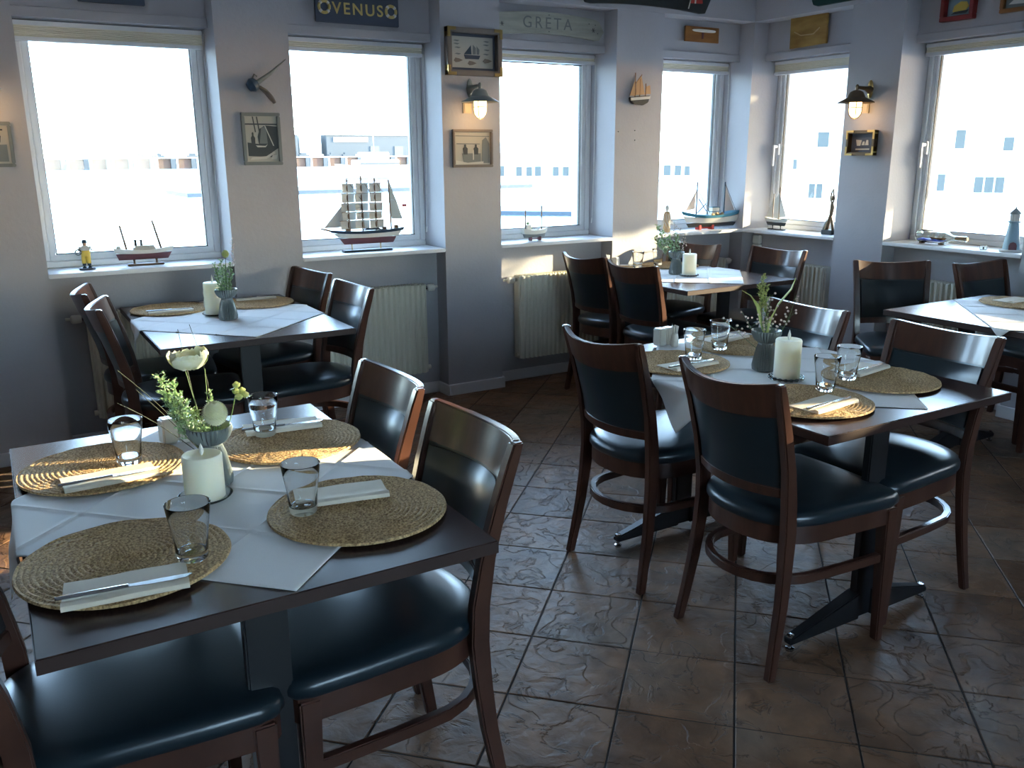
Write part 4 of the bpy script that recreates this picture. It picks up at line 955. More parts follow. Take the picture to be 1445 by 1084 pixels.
# small flat sailing ship plaque on the fourth pillar
t = thing('wall_ornament', 'small flat wooden sailing ship with tan sails hanging on the bare pillar', 'ornament'); t.matrix_world = T(3.878, YF, 1.83)
MB().plate([(-.085, .03), (.085, .045), (.07, .0), (.03, -.018), (-.055, -.012), (-.078, .005)], -.03, -.004).obj('hull', 'black', parent=t, bevel=.004)
MB().plate([(-.083, .026), (.083, .040), (.078, .022), (-.081, .008)], -.034, -.028).obj('white_stripe', 'beardwhite', parent=t)
b = MB(); b.plate([(-.085, .04), (-.045, .13), (-.042, .04)], -.022, -.018); b.plate([(-.035, .045), (-.03, .13), (.01, .165), (.042, .05)], -.022, -.018); b.plate([(.05, .052), (.055, .10), (.085, .11), (.092, .055)], -.022, -.018); b.obj('sails', 'tansail', parent=t)
b = MB(); b.tube([(-.04, -.02, .03), (-.04, -.02, .185)], .003, 6); b.tube([(.0, -.02, .03), (.0, -.02, .15)], .003, 6); b.tube([(.05, -.02, .04), (.05, -.02, .12)], .003, 6); b.tube([(-.035, -.02, .12), (.015, -.02, .175)], .0025, 6); b.obj('masts', 'orangewood', parent=t)
# three empty screws left in that pillar, and a socket and valve box by the corner
b = MB()
for x, z in ((3.72, 1.64), (3.86, 1.648), (3.862, 1.585)): b.lathe([(.004, 0), (.003, .006), (.001, .007)], 8, T(x, YF, z) @ RX(R(90)))
so = b.obj('wall_screws', 'midgrey'); so.parent = bpy.data.objects['wall_back']
t = thing('power_socket', 'white double wall socket beside the room corner above the radiator pipe', 'socket'); t.matrix_world = T(XR, 4.79, .83) @ RZ(R(-90))
for dz in (.03, -.035): MB().box(-.035, .035, -.035, -.001, dz - .03, dz + .03).obj('socket_box', 'socket', parent=t, bevel=.004)

# ---------------------------------------------------------------- models on the window boards
def hull_mesh(L, W, D, f0, f1, sheer=.25, rake=.12, nx=22, nc=8, full=.8):
    """open hull skin between height fractions f0..f1 (0 = keel, 1 = gunwale), closed into a solid; x from stern (-) to bow (+)"""
    b = MB(); rings = []
    for i in range(nx + 1):
        t = i / nx; s = 2 * t - 1
        wd = W / 2 * (1 - max(0, s) ** 2.4) * (1 - .35 * max(0, -s) ** 3) + .0006
        top = D * (1 + sheer * s * s); ring = []
        def P(fr, side):
            z = top * fr; prof = fr ** .45 if fr > 0 else .0; x = -L / 2 + L * t
            x += (rake * L * (fr - 1)) * max(0, s) ** 2 - (rake * .6 * L * (fr - 1)) * max(0, -s) ** 2
            return (x, side * wd * prof, z)
        lv = [f0 + (f1 - f0) * k / nc for k in range(nc + 1)]
        ring = [P(max(f, .02), -1) for f in lv[::-1]] + [P(max(f, .02), 1) for f in lv]
        rings.append(ring)
    return b.rings(rings)
def sail_quad(b, p, bulge=.006, n=5, th=.0008):
    """p: four corners; a bellied sheet with thickness"""
    p = [Vector(q) for q in p]; nn = (p[1] - p[0]).cross(p[3] - p[0]); nn = nn.normalized() if nn.length > 1e-9 else Vector((0, 1, 0))
    vs = []
    for side in (0, 1):
        for i in range(n + 1):
            for j in range(n + 1):
                u, v = i / n, j / n; q = p[0].lerp(p[1], u).lerp(p[3].lerp(p[2], u), v); vs.append(q + nn * (bulge * math.sin(math.pi * u) * math.sin(math.pi * v) + side * th))
    m = (n + 1) ** 2; fs = []
    for i in range(n):
        for j in range(n):
            a = (i * (n + 1) + j, i * (n + 1) + j + 1, (i + 1) * (n + 1) + j + 1, (i + 1) * (n + 1) + j); fs += [a, tuple(k + m for k in a[::-1])]
    b.add(vs, fs)
SZ = SILL + .001

# 1 brown and white steamer
t = thing('model_ship', 'maroon and white steamer model with two thin masts on the leftmost window sill', 'model ship', (.705, 4.985, SZ), R(-3))
MB().box(-.092, .092, -.022, .022, 0, .010).obj('stand', 'spar', parent=t, bevel=.004)
for x in (-.055, .055): MB().lathe([(.009, .008), (.005, .014), (.005, .026), (.008, .034)], 10, T(x, 0, 0)).obj('stand_post', 'spar', parent=t, smooth=True)
X_ = T(0, 0, .030)
hull_mesh(.30, .058, .052, 0, .62, sheer=.12).obj('lower_hull', 'maroon', parent=t, smooth=True, loc=(0, 0, .030))
hull_mesh(.302, .060, .052, .62, 1.0, sheer=.25).obj('upper_hull', 'beardwhite', parent=t, smooth=True, loc=(0, 0, .030))
for bb in ((-.055, .055, -.017, .017, .078, .094), (-.045, .02, -.015, .015, .094, .104), (.021, .05, -.020, .020, .094, .104), (-.135, -.115, -.012, .012, .084, .104)): MB().box(*bb).obj('deckhouse', 'palepaper', parent=t, bevel=.002)
for x in (-.040, -.012): MB().lathe([(.0065, .10), (.0065, .128), (.0075, .128), (.0075, .134), (.001, .134)], 12, T(x, 0, 0)).obj('funnel', 'ink', parent=t, smooth=True)
b = MB(); b.tube([(-.085, 0, .075), (-.108, 0, .212)], [.0055, .0045], 8); b.tube([(.085, 0, .078), (.052, 0, .232)], [.0058, .0046], 8); b.obj('masts', 'spar', parent=t)
b = MB(); b.tube([(-.148, 0, .095), (-.108, 0, .2), (-.04, 0, .10)], .0014, 4); b.tube([(-.088, 0, .11), (-.045, 0, .135)], .0012, 4); b.tube([(-.09, 0, .11), (-.122, 0, .12)], .0012, 4); b.tube([(.052, 0, .218), (.1, 0, .09)], .0005, 4); b.obj('rigging', 'spar', parent=t)

# 2 full-rigged ship
t = thing('model_ship', 'large four-masted ship model with many square grey sails on the second window sill', 'model ship', (1.950, 4.965, SZ), R(-2))
MB().box(-.155, .155, -.028, .028, 0, .012).obj('stand', 'navy', parent=t, bevel=.005)
for x in (-.095, .085): MB().lathe([(.007, .01), (.003, .016), (.003, .04), (.006, .052)], 10, T(x, 0, 0)).obj('stand_post', 'brass', parent=t, smooth=True)
def zl(x): return .048
hull_mesh(.40, .062, .075, 0, .50, sheer=.0, rake=.15).obj('lower_hull', 'maroon', parent=t, smooth=True, loc=(0, 0, .044), rz=math.pi)
hull_mesh(.455, .066, .076, .50, .80, sheer=.15, rake=.22).obj('middle_hull', 'beardwhite', parent=t, smooth=True, loc=(0, 0, .044), rz=math.pi)
hull_mesh(.475, .068, .077, .80, 1.0, sheer=.18, rake=.22).obj('upper_hull', 'navy', parent=t, smooth=True, loc=(0, 0, .044), rz=math.pi)
MB().plate([(-.02, .125), (.0, .137), (.07, .137), (.10, .125)], -.018, .018).obj('cabin_roof', 'navy', parent=t, bevel=.002)
for bb in ((-.13, -.10, -.012, .012, .124, .137), (.10, .125, -.012, .012, .124, .140), (.175, .20, -.012, .012, .130, .148)): MB().box(*bb).obj('deckhouse', 'spar', parent=t, bevel=.002)
b = MB(); b.tube([(-.225, 0, .130), (-.280, 0, .144)], [.006, .004], 8); masts = [(-.108, .425), (-.022, .440), (.062, .425)]
for x, h_ in masts: b.tube([(x, 0, .12), (x, 0, h_)], [.0052, .0042], 8)
b.tube([(.158, 0, .12), (.150, 0, .415)], [.0052, .0042], 8); b.tube([(.158, 0, .165), (.235, 0, .175)], .0018, 6)
b.obj('masts', 'spar', parent=t)
q = random.Random(2)
rows = [(.397, .345, .036), (.341, .288, .039), (.284, .237, .041), (.233, .188, .042), (.184, .135, .044)]
for mi, (x, h_) in enumerate(masts):
    for top_, bot_, hw in rows:
        dx = q.uniform(-.004, .004); a = R(12 + q.uniform(-6, 6)); cx_, sx_ = math.cos(a), math.sin(a); hw2 = hw * 1.15      # yards braced round a little
        P = lambda u, zz: (x + dx + u * cx_, -.007 + u * sx_, zz)
        MB().tube([P(-hw2 - .004, top_), P(hw2 + .004, top_ + q.uniform(-.004, .004))], .0016, 5).obj('yard', 'spar', parent=t)
        b = MB(); sail_quad(b, [P(-hw2, top_ - .001), P(hw2, top_ - .001), P(hw2 * .96, bot_ - .003 + q.uniform(0, .005)), P(-hw2 * .96, bot_ - .003 + q.uniform(0, .005))], .010); b.obj('square_sail', 'sail', parent=t, smooth=True)
for x0, x1, zt in ((-.262, -.150, .30), (-.235, -.128, .285), (-.205, -.118, .26)):
    b = MB(); sail_quad(b, [(x0, 0, .145), (x1 - .005, 0, .150), (-.118, 0, zt), (-.120, 0, zt)], .004); b.obj('jib', 'sail', parent=t, smooth=True)
b = MB(); sail_quad(b, [(.162, 0, .185), (.232, 0, .182), (.198, 0, .29), (.154, 0, .30)], .004); sail_quad(b, [(.155, 0, .30), (.198, 0, .29), (.155, 0, .395), (.153, 0, .395)], .003); b.obj('spanker_sail', 'spanker', parent=t, smooth=True)
b = MB()
for a_, c_ in (((-.27, 0, .142), (-.108, 0, .36)), ((-.25, 0, .140), (-.108, 0, .30)), ((-.108, 0, .42), (-.022, 0, .30)), ((-.022, 0, .43), (.062, 0, .30)), ((.062, 0, .42), (.152, 0, .28)), ((.151, 0, .41), (.232, 0, .182)), ((-.108, -.03, .125), (-.108, 0, .34)), ((-.022, -.03, .125), (-.022, 0, .34)), ((.062, -.03, .125), (.062, 0, .34))): b.tube([a_, c_], .0016, 5)
b.obj('rigging', 'spar', parent=t)
MB().plate([(.232, .255), (.262, .255), (.262, .270), (.232, .270)], -.001, .001).obj('pennant', 'red', parent=t)

# 3 small grey trawler
t = thing('model_ship', 'small grey fishing trawler model on the third window sill', 'model ship', (3.135, 4.955, SZ), R(4))
b = MB(); b.box(-.045, -.035, -.016, .016, 0, .026); b.box(.030, .040, -.016, .016, 0, .026); b.box(-.045, .040, -.003, .003, .008, .016); b.obj('stand', 'maroon', parent=t, bevel=.001)
hull_mesh(.205, .052, .048, 0, .45, sheer=.25).obj('lower_hull', 'midgrey', parent=t, smooth=True, loc=(0, 0, .020))
hull_mesh(.21, .054, .048, .45, 1, sheer=.35).obj('upper_hull', 'palepaper', parent=t, smooth=True, loc=(0, 0, .020))
b = MB(); b.box(-.075, -.040, -.014, .014, .066, .100); b.box(-.078, -.037, -.016, .016, .100, .104); b.box(.0, .03, -.012, .012, .066, .076); b.obj('wheelhouse', 'beardwhite', parent=t, bevel=.002)
b = MB(); b.tube([(-.080, 0, .06), (-.080, 0, .200)], .0042, 8); b.tube([(.052, 0, .06), (.052, 0, .225)], .0042, 8); b.obj('masts', 'spar', parent=t)
b = MB(); b.lathe([(.001, .105), (.010, .108), (.012, .118), (.001, .125)], 8, T(-.06, 0, 0)); b.box(-.05, -.03, -.01, .01, .078, .088); b.obj('nets', 'leaf', parent=t)

# 4 blue fishing boat with brown net
t = thing('model_ship', 'blue and cream fishing boat model with two pink sails left of the room corner', 'model ship', (4.690, 4.955, SZ), R(-7))
b = MB(); b.box(-.11, -.09, -.028, .028, 0, .034); b.box(.005, .025, -.028, .028, 0, .034); b.box(-.11, .025, -.006, .006, .006, .018); b.obj('stand', 'red', parent=t, bevel=.002)
hull_mesh(.50, .105, .085, 0, .36, sheer=.0).obj('lower_hull', 'black', parent=t, smooth=True, loc=(0, 0, .018), rz=math.pi)
hull_mesh(.515, .110, .086, .36, .78, sheer=.30, rake=.14).obj('middle_hull', 'sail', parent=t, smooth=True, loc=(0, 0, .018), rz=math.pi)
hull_mesh(.52, .112, .087, .78, 1, sheer=.42, rake=.14).obj('upper_hull', 'teal', parent=t, smooth=True, loc=(0, 0, .018), rz=math.pi)
b = MB(); b.box(.0, .075, -.024, .024, .10, .132); b.box(.005, .07, -.020, .020, .132, .160); b.obj('wheelhouse', 'beardwhite', parent=t, bevel=.002)
b = MB(); b.box(-.004, .080, -.028, .028, .130, .134); b.box(.0, .074, -.023, .023, .160, .165); b.obj('wheelhouse_roof', 'teal', parent=t)
b = MB(); b.tube([(-.125, 0, .09), (-.125, 0, .35)], [.0058, .0048], 8); b.tube([(.125, 0, .10), (.125, 0, .345)], [.0058, .0048], 8); b.tube([(-.12, 0, .12), (-.04, 0, .19)], .0035, 6); b.tube([(-.11, 0, .23), (-.03, 0, .13)], .003, 6); b.obj('masts', 'navy', parent=t)
for sq in ([(-.225, 0, .140), (-.140, 0, .155), (-.130, 0, .29), (-.131, 0, .29)], [(.135, 0, .130), (.225, 0, .135), (.132, 0, .31), (.131, 0, .31)]):
    b = MB(); sail_quad(b, sq, .004); b.obj('sail', 'pinkdry', parent=t, smooth=True)
b = MB(); b.tube([(-.24, 0, .13), (-.125, 0, .34)], .0022, 5); b.tube([(.125, 0, .335), (.235, 0, .135)], .0022, 5); b.tube([(-.125, 0, .3), (.0, 0, .12)], .0018, 5); b.obj('rigging', 'spar', parent=t)
b = MB(); q = random.Random(4)
for k in range(14): b.lathe([(.001, -.010), (.010, -.004), (.009, .006), (.001, .010)], 7, T(-.03 + .13 * q.random(), -.045 + .02 * q.random(), .105 + .014 * q.random()))
b.obj('net_floats', 'cork', parent=t, smooth=True)

# 5 little yacht with yellowish sails
t = thing('model_ship', 'small grey-hulled sailing ship model with netted cream sails right of the room corner', 'model ship', (5.050, 4.625, SZ), R(-90))
MB().box(-.075, .075, -.018, .018, 0, .008).obj('stand', 'black', parent=t, bevel=.003)
for x in (-.038, .038): MB().lathe([(.005, .006), (.003, .014), (.003, .024), (.008, .034)], 10, T(x, 0, 0)).obj('stand_post', 'black', parent=t, smooth=True)
hull_mesh(.20, .046, .046, 0, .55, sheer=0).obj('lower_hull', 'ink', parent=t, smooth=True, loc=(0, 0, .030))
hull_mesh(.22, .050, .048, .55, 1, sheer=.25, rake=.2).obj('upper_hull', 'palepaper', parent=t, smooth=True, loc=(0, 0, .030))
b = MB(); b.tube([(-.045, 0, .07), (-.045, 0, .26)], .0035, 8); b.tube([(.015, 0, .07), (.012, 0, .31)], .0038, 8); b.tube([(.10, 0, .085), (.16, 0, .11)], .003, 6); b.obj('masts', 'spar', parent=t)
b = MB()
sail_quad(b, [(-.110, 0, .09), (-.050, 0, .085), (-.046, 0, .235), (-.047, 0, .235)], .003); sail_quad(b, [(-.04, 0, .09), (.008, 0, .085), (.010, 0, .275), (-.03, 0, .22)], .003); sail_quad(b, [(.02, 0, .09), (.085, 0, .10), (.015, 0, .25), (.014, 0, .25)], .003)
b.obj('sails', 'sail', parent=t, smooth=True)

# fisherman figurine, first window
t = thing('figurine', 'small fisherman figurine in yellow oilskin trousers on the leftmost window sill', 'figurine', (.418, 4.945, SZ))
MB().lathe([(.001, 0), (.038, 0), (.040, .005), (.036, .010), (.001, .010)], 18, Matrix.Diagonal((1, .7, 1, 1))).obj('base', 'slate', parent=t, smooth=True)
for s in (-1, 1): MB().tube([(s * .012, -.008, .012), (s * .012, 0, .022), (s * .011, 0, .034)], [.009, .0085, .009], 10).obj('boot', 'navy', parent=t, smooth=True)
b = MB()
for s in (-1, 1): b.tube([(s * .011, 0, .032), (s * .010, 0, .070)], [.0105, .012], 10)
b.lathe([(.001, .064), (.021, .068), (.023, .085), (.021, .102), (.012, .112), (.001, .114)], 16, Matrix.Diagonal((1, .75, 1, 1))); b.obj('oilskin_trousers', 'yellow', parent=t, smooth=True)
b = MB(); b.lathe([(.018, .092), (.023, .100), (.024, .112), (.012, .122), (.001, .122)], 16, Matrix.Diagonal((1, .75, 1, 1)))
for s in (-1, 1): b.tube([(s * .022, 0, .116), (s * .030, -.004, .100), (s * .022, -.012, .088)], [.007, .0065, .005], 8)
b.obj('shirt', 'palepaper', parent=t, smooth=True)
MB().lathe([(.001, .119), (.007, .121), (.0105, .130), (.0100, .140), (.001, .146)], 14).obj('head', 'skin', parent=t, smooth=True)
MB().lathe([(.013, .136), (.012, .142), (.009, .150), (.001, .153)], 14).obj('cap', 'navy', parent=t, smooth=True)
b = MB(); b.tube([(-.034 + .013 * math.cos(2 * math.pi * k / 16), -.008, .090 + .013 * math.sin(2 * math.pi * k / 16)) for k in range(17)], .004, 6); b.obj('rope_coil', 'midgrey', parent=t, smooth=True)

# pale standing figure with net, fourth window
t = thing('figurine', 'pale sailor figurine wrapped in net, on the sill left of the blue fishing boat', 'figurine', (4.262, 4.945, SZ))
MB().lathe([(.001, 0), (.030, 0), (.030, .012), (.026, .060), (.030, .110), (.022, .145), (.001, .150)], 16, Matrix.Diagonal((1, .8, 1, 1))).obj('robe', 'deck', parent=t, smooth=True)
MB().lathe([(.001, .148), (.011, .152), (.016, .170), (.013, .186), (.001, .194)], 14).obj('head', 'beardwhite', parent=t, smooth=True)
b = MB(); q = random.Random(9)
for k in range(40):
    a = q.random() * 6.28; b.tube([(.028 * math.cos(a), .022 * math.sin(a), .14 - .02 * q.random()), (.040 * math.cos(a + .4), .030 * math.sin(a + .4), .08), (.05 * math.cos(a + .8) + .01, .036 * math.sin(a + .8), .02 + .05 * q.random())], .0009, 4)
b.obj('net', 'sail', parent=t)

# twisting dark figure on a block, fifth window
t = thing('figurine', 'slender dark bronze dancing figure on a black block beside the right wall pillar', 'figurine', (5.055, 4.150, SZ), R(-90))
MB().box(-.045, .045, -.030, .030, 0, .032).obj('plinth', 'black', parent=t, bevel=.003)
b = MB(); b.tube([(-.028, 0, .030), (-.012, 0, .085), (.004, 0, .135), (.010, 0, .185), (.006, 0, .225)], [.016, .013, .012, .016, .010], 12); b.tube([(.030, 0, .030), (.018, 0, .085), (.004, 0, .130)], [.010, .009, .009], 10)
b.tube([(.004, 0, .215), (-.010, 0, .245), (-.004, 0, .285), (.006, 0, .310)], [.007, .006, .005, .003], 8); b.tube([(.012, 0, .215), (.022, 0, .245), (.012, 0, .285), (.008, 0, .315)], [.007, .006, .005, .003], 8); b.obj('body', 'bronze', parent=t, smooth=True)
MB().lathe([(.001, .232), (.009, .238), (.011, .250), (.008, .262), (.001, .266)], 12, T(.007, 0, 0)).obj('head', 'bronze', parent=t, smooth=True)
b = MB(); b.tube([(-.045, -.01, .034), (-.020, -.012, .10), (-.035, -.01, .13)], [.007, .004, .002], 6); b.obj('drapery', 'lampgrey', parent=t, smooth=True)

# ship in a bottle
t = thing('ship_in_a_bottle', 'clear bottle lying on its side with a white-sailed ship on blue sea inside', 'ship in a bottle', (5.045, 3.33, SZ), R(-90))
b = MB(); b.lathe([(.001, -.125), (.030, -.125), (.038, -.118), (.040, -.10), (.040, .055), (.036, .075), (.020, .098), (.014, .112), (.014, .190), (.017, .192), (.017, .200), (.012, .200), (.0115, .112), (.018, .095), (.0335, .072), (.037, .05), (.037, -.10), (.03, -.12), (.001, -.12)], 28, T(0, 0, .046) @ RY(R(90))); b.obj('bottle', 'thickglass', parent=t, smooth=True)
MB().tube([(.130, 0, .046), (.205, 0, .046)], .0112, 12).obj('rope_wrapped_neck_plug', 'cork', parent=t, smooth=True)
b = MB(); b.rings([[(x, -.030, .022), (x, .030, .022), (x, .028, .030 + .004 * math.sin(x * 90)), (x, -.028, .030 + .004 * math.sin(x * 90 + 1))] for x in [(-.11 + .016 * k) for k in range(11)]]); b.obj('painted_sea', 'bluepaint', parent=t, smooth=True)
b = MB()
for x in (-.02, .02, .052): sail_quad(b, [(x - .018, 0, .038), (x + .012, 0, .038), (x + .004, 0, .072), (x + .003, 0, .072)], .003)
b.obj('sails', 'beardwhite', parent=t)
hull_mesh(.11, .02, .012, 0, 1, sheer=.3).obj('hull', 'orangewood', parent=t, loc=(.015, 0, .028))
b = MB(); b.box(-.10, -.085, -.02, .02, 0, .012); b.box(.03, .045, -.02, .02, 0, .012); b.obj('cradle', 'spar', parent=t)

# lighthouse tealight holder and small glass
t = thing('lighthouse_ornament', 'pale blue toy lighthouse with an arched brown door on the rightmost sill', 'ornament', (5.015, 2.842, SZ), R(200))
MB().lathe([(.001, 0), (.056, 0), (.060, .006), (.054, .014), (.001, .014)], 22).obj('base', 'sail', parent=t, smooth=True)
MB().lathe([(.044, .012), (.040, .05), (.031, .12), (.025, .165), (.001, .165)], 26).obj('tower', 'lightblue', parent=t, smooth=True)
MB().lathe([(.025, .163), (.034, .166), (.034, .172), (.001, .172)], 24).obj('gallery', 'lightblue', parent=t, smooth=True)
b = MB()
for k in range(8):
    a = 2 * math.pi * k / 8; b.box(-.003, .003, -.003, .003, .172, .214, T(.021 * math.cos(a), .021 * math.sin(a), 0))
b.lathe([(.016, .172), (.016, .212)], 14); b.obj('lantern_room', 'beardwhite', parent=t)
MB().lathe([(.030, .212), (.027, .220), (.010, .238), (.003, .244), (.004, .250), (.001, .254)], 20).obj('roof', 'lampgrey', parent=t, smooth=True)
MB().plate([(-.020, .014), (-.020, .038), (-.014, .052), (0, .058), (.014, .052), (.020, .038), (.020, .014)], -.048, -.034, RZ(R(110))).obj('arched_door', 'maroon', parent=t)
t = thing('tealight_glass', 'small clear glass with a dark wick on the sill left of the toy lighthouse', 'glass', (4.985, 2.985, SZ))
MB().lathe([(.001, 0), (.019, 0), (.021, .024), (.0195, .024), (.017, .003), (.001, .003)], 20).obj('cup', 'thickglass', parent=t, smooth=True)
MB().tube([(0, 0, .003), (0, 0, .016)], .004, 8).obj('wick', 'black', parent=t)

# ---------------------------------------------------------------- outside
water_m = mat('harbour_water', (.05, .08, .10), .25, bump=(.6, .3, .2))
GZ_ = -3.0
M['quay'] = mat('rusty_sheet_piling', (.045, .018, .010), .8, noise=(.3, (.055, .032, .016)))
M['quaytop'] = mat('pale_concrete', (.35, .33, .30), .9)
M['warehouse'] = mat('blue_grey_cladding', (.020, .027, .032), .7)
M['warehouse_light'] = mat('white_cladding', (.5, .5, .48), .7)
M['render'] = mat('white_rendered_facade', (.62, .60, .56), .9)
M['roof'] = mat('terracotta_roof', (.38, .15, .08), .8)
M['dglass'] = mat('pale_green_window_glass', (.036, .042, .040), .6)
M['crown'] = mat('green_foliage', (.06, .11, .03), .8)
M['canvas'] = mat('white_parasol_canvas', (.6, .62, .64), .8)
M['asphalt'] = mat('sunlit_paving', (.32, .31, .30), .9)
M['jetty'] = mat('blue_grey_pontoon', (.012, .026, .042), .6)
w = MB().box(-500, 90, 5.6, 900, GZ_ - .3, GZ_).obj('harbour_water', water_m); w['kind'] = 'structure'
g = MB().box(5.6, 120, -80, 5.6, GZ_ - .4, GZ_ + .01).obj('ground_outside', 'asphalt'); g['kind'] = 'structure'
g = MB().box(-80, 5.6, -120, BACK - .2, GZ_ - .4, GZ_ + .012).obj('ground_behind', 'asphalt'); g['kind'] = 'structure'
g = MB().box(90, 300, 7.5, 600, GZ_ - .4, GZ_ + .01).obj('ground_beyond', 'asphalt'); g['kind'] = 'structure'

t = thing('quay_wall', 'rust-brown sheet piled quay wall across the harbour behind the leftmost window', 'quay')
MB().box(-60, 172, 350, 400, -3.2, .6).obj('piling', 'quay', parent=t)
MB().box(-60, 172, 349.4, 400, .6, 1.0).obj('coping', 'quaytop', parent=t)
pm = MB().box(-.9, .9, 349.2, 350, -3.2, .6).mesh('fender_pile', 'warehouse'); lm = MB().box(1.0, 1.7, 349.1, 350, -3.2, .7).mesh('ladder', 'quaytop')
for k in range(31):
    o = bpy.data.objects.new('fender_pile', pm); col.objects.link(o); o.parent = t; o.location = (-54 + 7.3 * k, 0, 0)
    o = bpy.data.objects.new('ladder', lm); col.objects.link(o); o.parent = t; o.location = (-54 + 7.3 * k, 0, 0)
def car(b, x, y, s): b.box(x, x + 4.2 * s, y, y + 1.8, 1.05, 1.8); b.box(x + .8 * s, x + 3.2 * s, y + .1, y + 1.7, 1.8, 2.5)
q = random.Random(1)
for k in range(16):
    b = MB(); car(b, 0, 0, 1); o = b.obj('parked_car', 'warehouse' if k % 3 else 'quaytop', bevel=.1); o.location = (44 + k * 6.1, 351 + q.random(), 0)
    tag(o, 'distant parked cars on the quay across the harbour', 'car', 'parked cars on the far quay')
t = thing('warehouse', 'long blue-grey warehouse across the harbour seen in the second window', 'building')
MB().box(125, 162, 358, 380, 1, 9.4).obj('wall', 'warehouse', parent=t); MB().box(128, 143, 357.6, 358, 6.8, 8.6).obj('white_panel', 'warehouse_light', parent=t)
for x in (144, 155): MB().box(x, x + 4, 357.7, 358, 1, 5).obj('gate', 'ink', parent=t)
MB().box(124.5, 162.5, 357.5, 380, 9.4, 9.7).obj('roof_edge', 'quaytop', parent=t)
t = thing('harbour_shed', 'low grey and white shed at the left of the second window view', 'building')
MB().box(104, 113, 358, 370, 1, 9.6).obj('wall', 'warehouse', parent=t); MB().box(114, 123, 359, 370, 1, 9.6).obj('white_wall', 'warehouse_light', parent=t); MB().box(107, 109, 357.8, 358, 2, 6).obj('door', 'quaytop', parent=t)
t = thing('motor_yacht', 'white motor yacht moored in the harbour behind the square sails', 'boat', (66, 160, -3), R(5))
hull_mesh(17, 4.6, 2.2, 0, 1, sheer=.3).obj('hull', 'warehouse_light', parent=t, smooth=True); b = MB(); b.box(-5, 3.5, -1.8, 1.8, 2, 3.6); b.box(-3, 1.5, -1.5, 1.5, 3.6, 5.0); b.obj('superstructure', 'warehouse_light', parent=t, bevel=.15)
b = MB(); b.box(-4.8, 3.4, -1.85, 1.85, 2.7, 3.1); b.obj('window_band', 'warehouse', parent=t); MB().tube([(-1, 0, 5), (-1, 0, 9)], .09, 6).obj('mast', 'warehouse_light', parent=t)
t = thing('sailing_boat', 'moored sailing boat with a bare mast right of the motor yacht', 'boat', (84, 176, -3), R(8))
hull_mesh(9, 2.8, 1.5, 0, 1, sheer=.3).obj('hull', 'warehouse_light', parent=t, smooth=True); MB().box(-2, 1.5, -.9, .9, 1.5, 2.2).obj('cabin', 'warehouse_light', parent=t); MB().tube([(0, 0, 1.5), (0, 0, 11)], .08, 6).obj('mast', 'quaytop', parent=t)
t = thing('jetty', 'blue-grey floating jetty crossing the water in the second and third window', 'jetty')
b = MB(); b.add([(32.5, 101, GZ_ + .05), (51.5, 112, GZ_ + .05), (51.5, 126, GZ_ + .05), (32.5, 115, GZ_ + .05)], [(0, 1, 2, 3)]); b.box(20, 66, 105, 118, GZ_, GZ_ + .4); b.v = b.v[4:]; b.f = [tuple(i - 4 for i in f) for f in b.f[1:]]; b.obj('deck', 'jetty', parent=t)
t2 = thing('jetty', 'nearer pale blue gangway slanting down to the right in the third window', 'jetty')
MB().slab([(33.8, 58.4), (33.8, 64), (48, 63), (38.0, 54.2)], GZ_, GZ_ + .3).obj('deck', 'jetty', parent=t2)
# row of small harbour houses seen through the third and fourth windows
for k in range(9):
    az = R(29.6 + 2.35 * k); D = 150; hh = 4.4 + 1.2 * q.random()
    t = thing('harbour_house', 'distant pale harbour houses beyond the water', 'building', (D * math.sin(az), D * math.cos(az), GZ_), -az, group='distant pale houses across the harbour')
    MB().box(-2.7, 2.7, 0, 6, 0, hh).obj('wall', 'render', parent=t)
    MB().rings([[(-2.8, -.3, hh), (2.8, -.3, hh), (2.8, 6.3, hh), (-2.8, 6.3, hh)], [(-2.8, 2.9, hh + 1.8), (2.8, 2.9, hh + 1.8), (2.8, 3.1, hh + 1.8), (-2.8, 3.1, hh + 1.8)]]).obj('roof', 'render', parent=t)
    for xx in (-1.7, 0, 1.5): MB().box(xx - .5 - .2 * q.random(), xx + .45, -.08, .02, .9, 2.3 + .3 * q.random()).obj('window', 'dglass', parent=t)
# white houses across the street, right-hand windows
def street_house(label, az, x0, x1, hh, wins):
    az = R(az); t = thing('street_house', label, 'building', (40 * math.sin(az), 40 * math.cos(az), GZ_), -az)
    MB().box(x0, x1, 0, 10, 0, hh).obj('wall', 'render', parent=t)
    MB().rings([[(x0 - .2, -.4, hh), (x1 + .2, -.4, hh), (x1 + .2, 10, hh), (x0 - .2, 10, hh)], [(x0 - .2, 4.9, hh + 3), (x1 + .2, 4.9, hh + 3), (x1 + .2, 5.1, hh + 3), (x0 - .2, 5.1, hh + 3)]]).obj('roof', 'render', parent=t)
    for xa, xb, z0, z1, n in wins:
        fo = MB().box(xa - .04, xb + .04, -.04, .02, z0 - .04, z1 + .04).obj('window', 'render', parent=t); w_ = (xb - xa) / n
        for k in range(n): MB().box(xa + k * w_ + .03, xa + (k + 1) * w_ - .03, -.07, -.03, z0, z1).obj('pane', 'dglass', parent=fo)
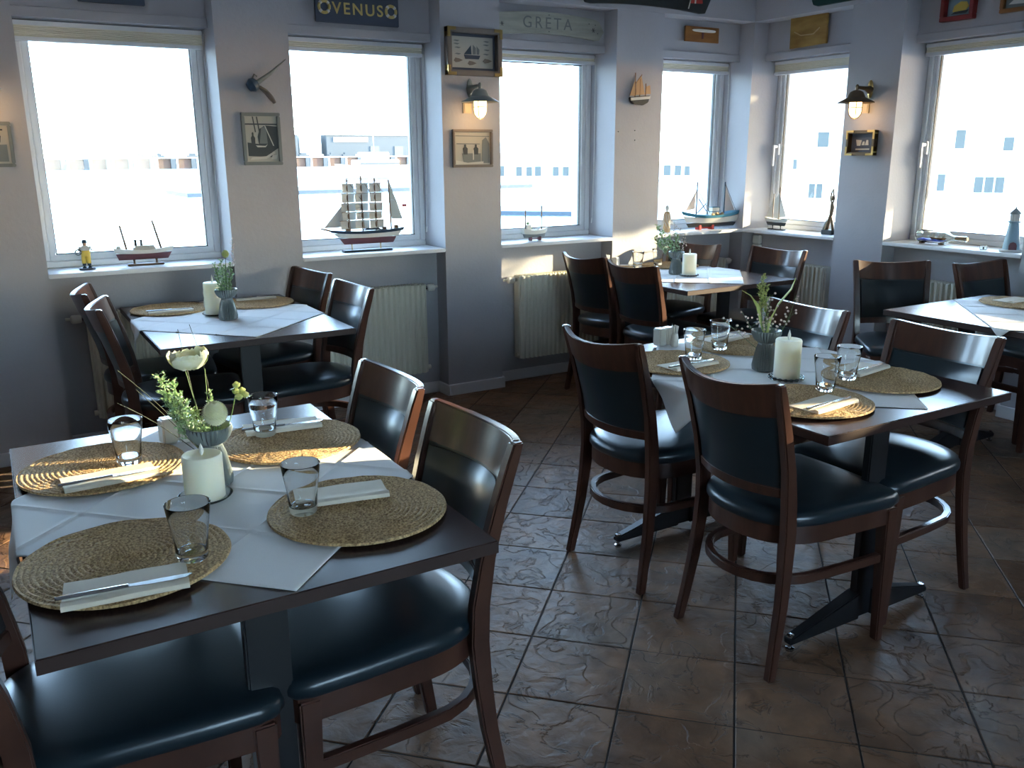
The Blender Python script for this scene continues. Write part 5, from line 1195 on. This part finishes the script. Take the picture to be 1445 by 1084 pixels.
street_house('white house with low grey-green panes seen in the rightmost window', 57.8, -2.9, 13, 8.6,
             [(-1.75, -.75, 2.95, 3.6, 3), (.25, 1.35, 2.9, 3.5, 3), (-.6, -.2, 4.6, 5.3, 1), (1.1, 1.5, 4.5, 5.0, 1), (3.2, 4.0, 4.5, 5.4, 2), (5.6, 6.4, 4.5, 5.4, 2), (4.2, 5.4, 2.9, 3.6, 3)])
street_house('white house seen in the window right of the room corner', 49.2, -5.0, 2.2, 7.8, [(-1.6, -1.1, 5.0, 5.5, 1), (-1.6, -.5, 3.8, 4.2, 2), (.2, .7, 4.7, 5.3, 1), (-1.3, -.9, 2.0, 2.4, 1), (.0, .6, 2.6, 3.2, 2)])
t = thing('awning', 'yellow awning on the white house across the street', 'awning', (31.7, 20.55, 3.0), R(-57.8))
MB().rings([[(-1.2, 0, .5), (1.2, 0, .5), (1.2, 0, .45), (-1.2, 0, .45)], [(-1.2, -.9, .1), (1.2, -.9, .1), (1.2, -.9, .05), (-1.2, -.9, .05)]]).obj('canopy', 'yellow', parent=t)
t = thing('parasol', 'white terrace parasol below the rightmost window', 'parasol', (9.6, 5.55, GZ_))
MB().lathe([(1.9, 2.95), (1.88, 3.0), (.05, 3.85), (.001, 3.87)], 8, RZ(.4)).obj('canopy', 'canvas', parent=t); MB().tube([(0, 0, 0), (0, 0, 3.9)], .03, 8).obj('pole', 'chrome', parent=t)
MB().box(-.35, .35, -.35, .35, 0, .1).obj('foot', 'iron', parent=t)
# unseen tree added so its crown screens the low sun from the upper walls
t = thing('sun_screen_tree', 'unseen leafy tree added outside the right-hand windows to screen the sun', 'tree', (9.2, 2.62, GZ_))
MB().tube([(0, 0, 0), (.05, 0, 2.5), (0, 0, 5.3)], [.12, .09, .07], 8).obj('trunk', 'spar', parent=t, smooth=True)
b = MB(); q = random.Random(12)
for k in range(15000):
    x, y, z = q.uniform(-.7, .7), q.uniform(-2.45, 1.05), q.uniform(5.12, 8.6)
    d = Vector((q.uniform(-1, 1), q.uniform(-1, 1), q.uniform(-1, 1))).normalized(); e = d.cross(Vector((0, 0, 1))).normalized(); s_ = .10
    p = Vector((x, y, z)); b.add([p - d * s_, p + e * s_ * .6, p + d * s_, p - e * s_ * .6], [(0, 1, 2, 3)])
o = b.obj('foliage', 'crown', parent=t); o['kind'] = 'stuff'
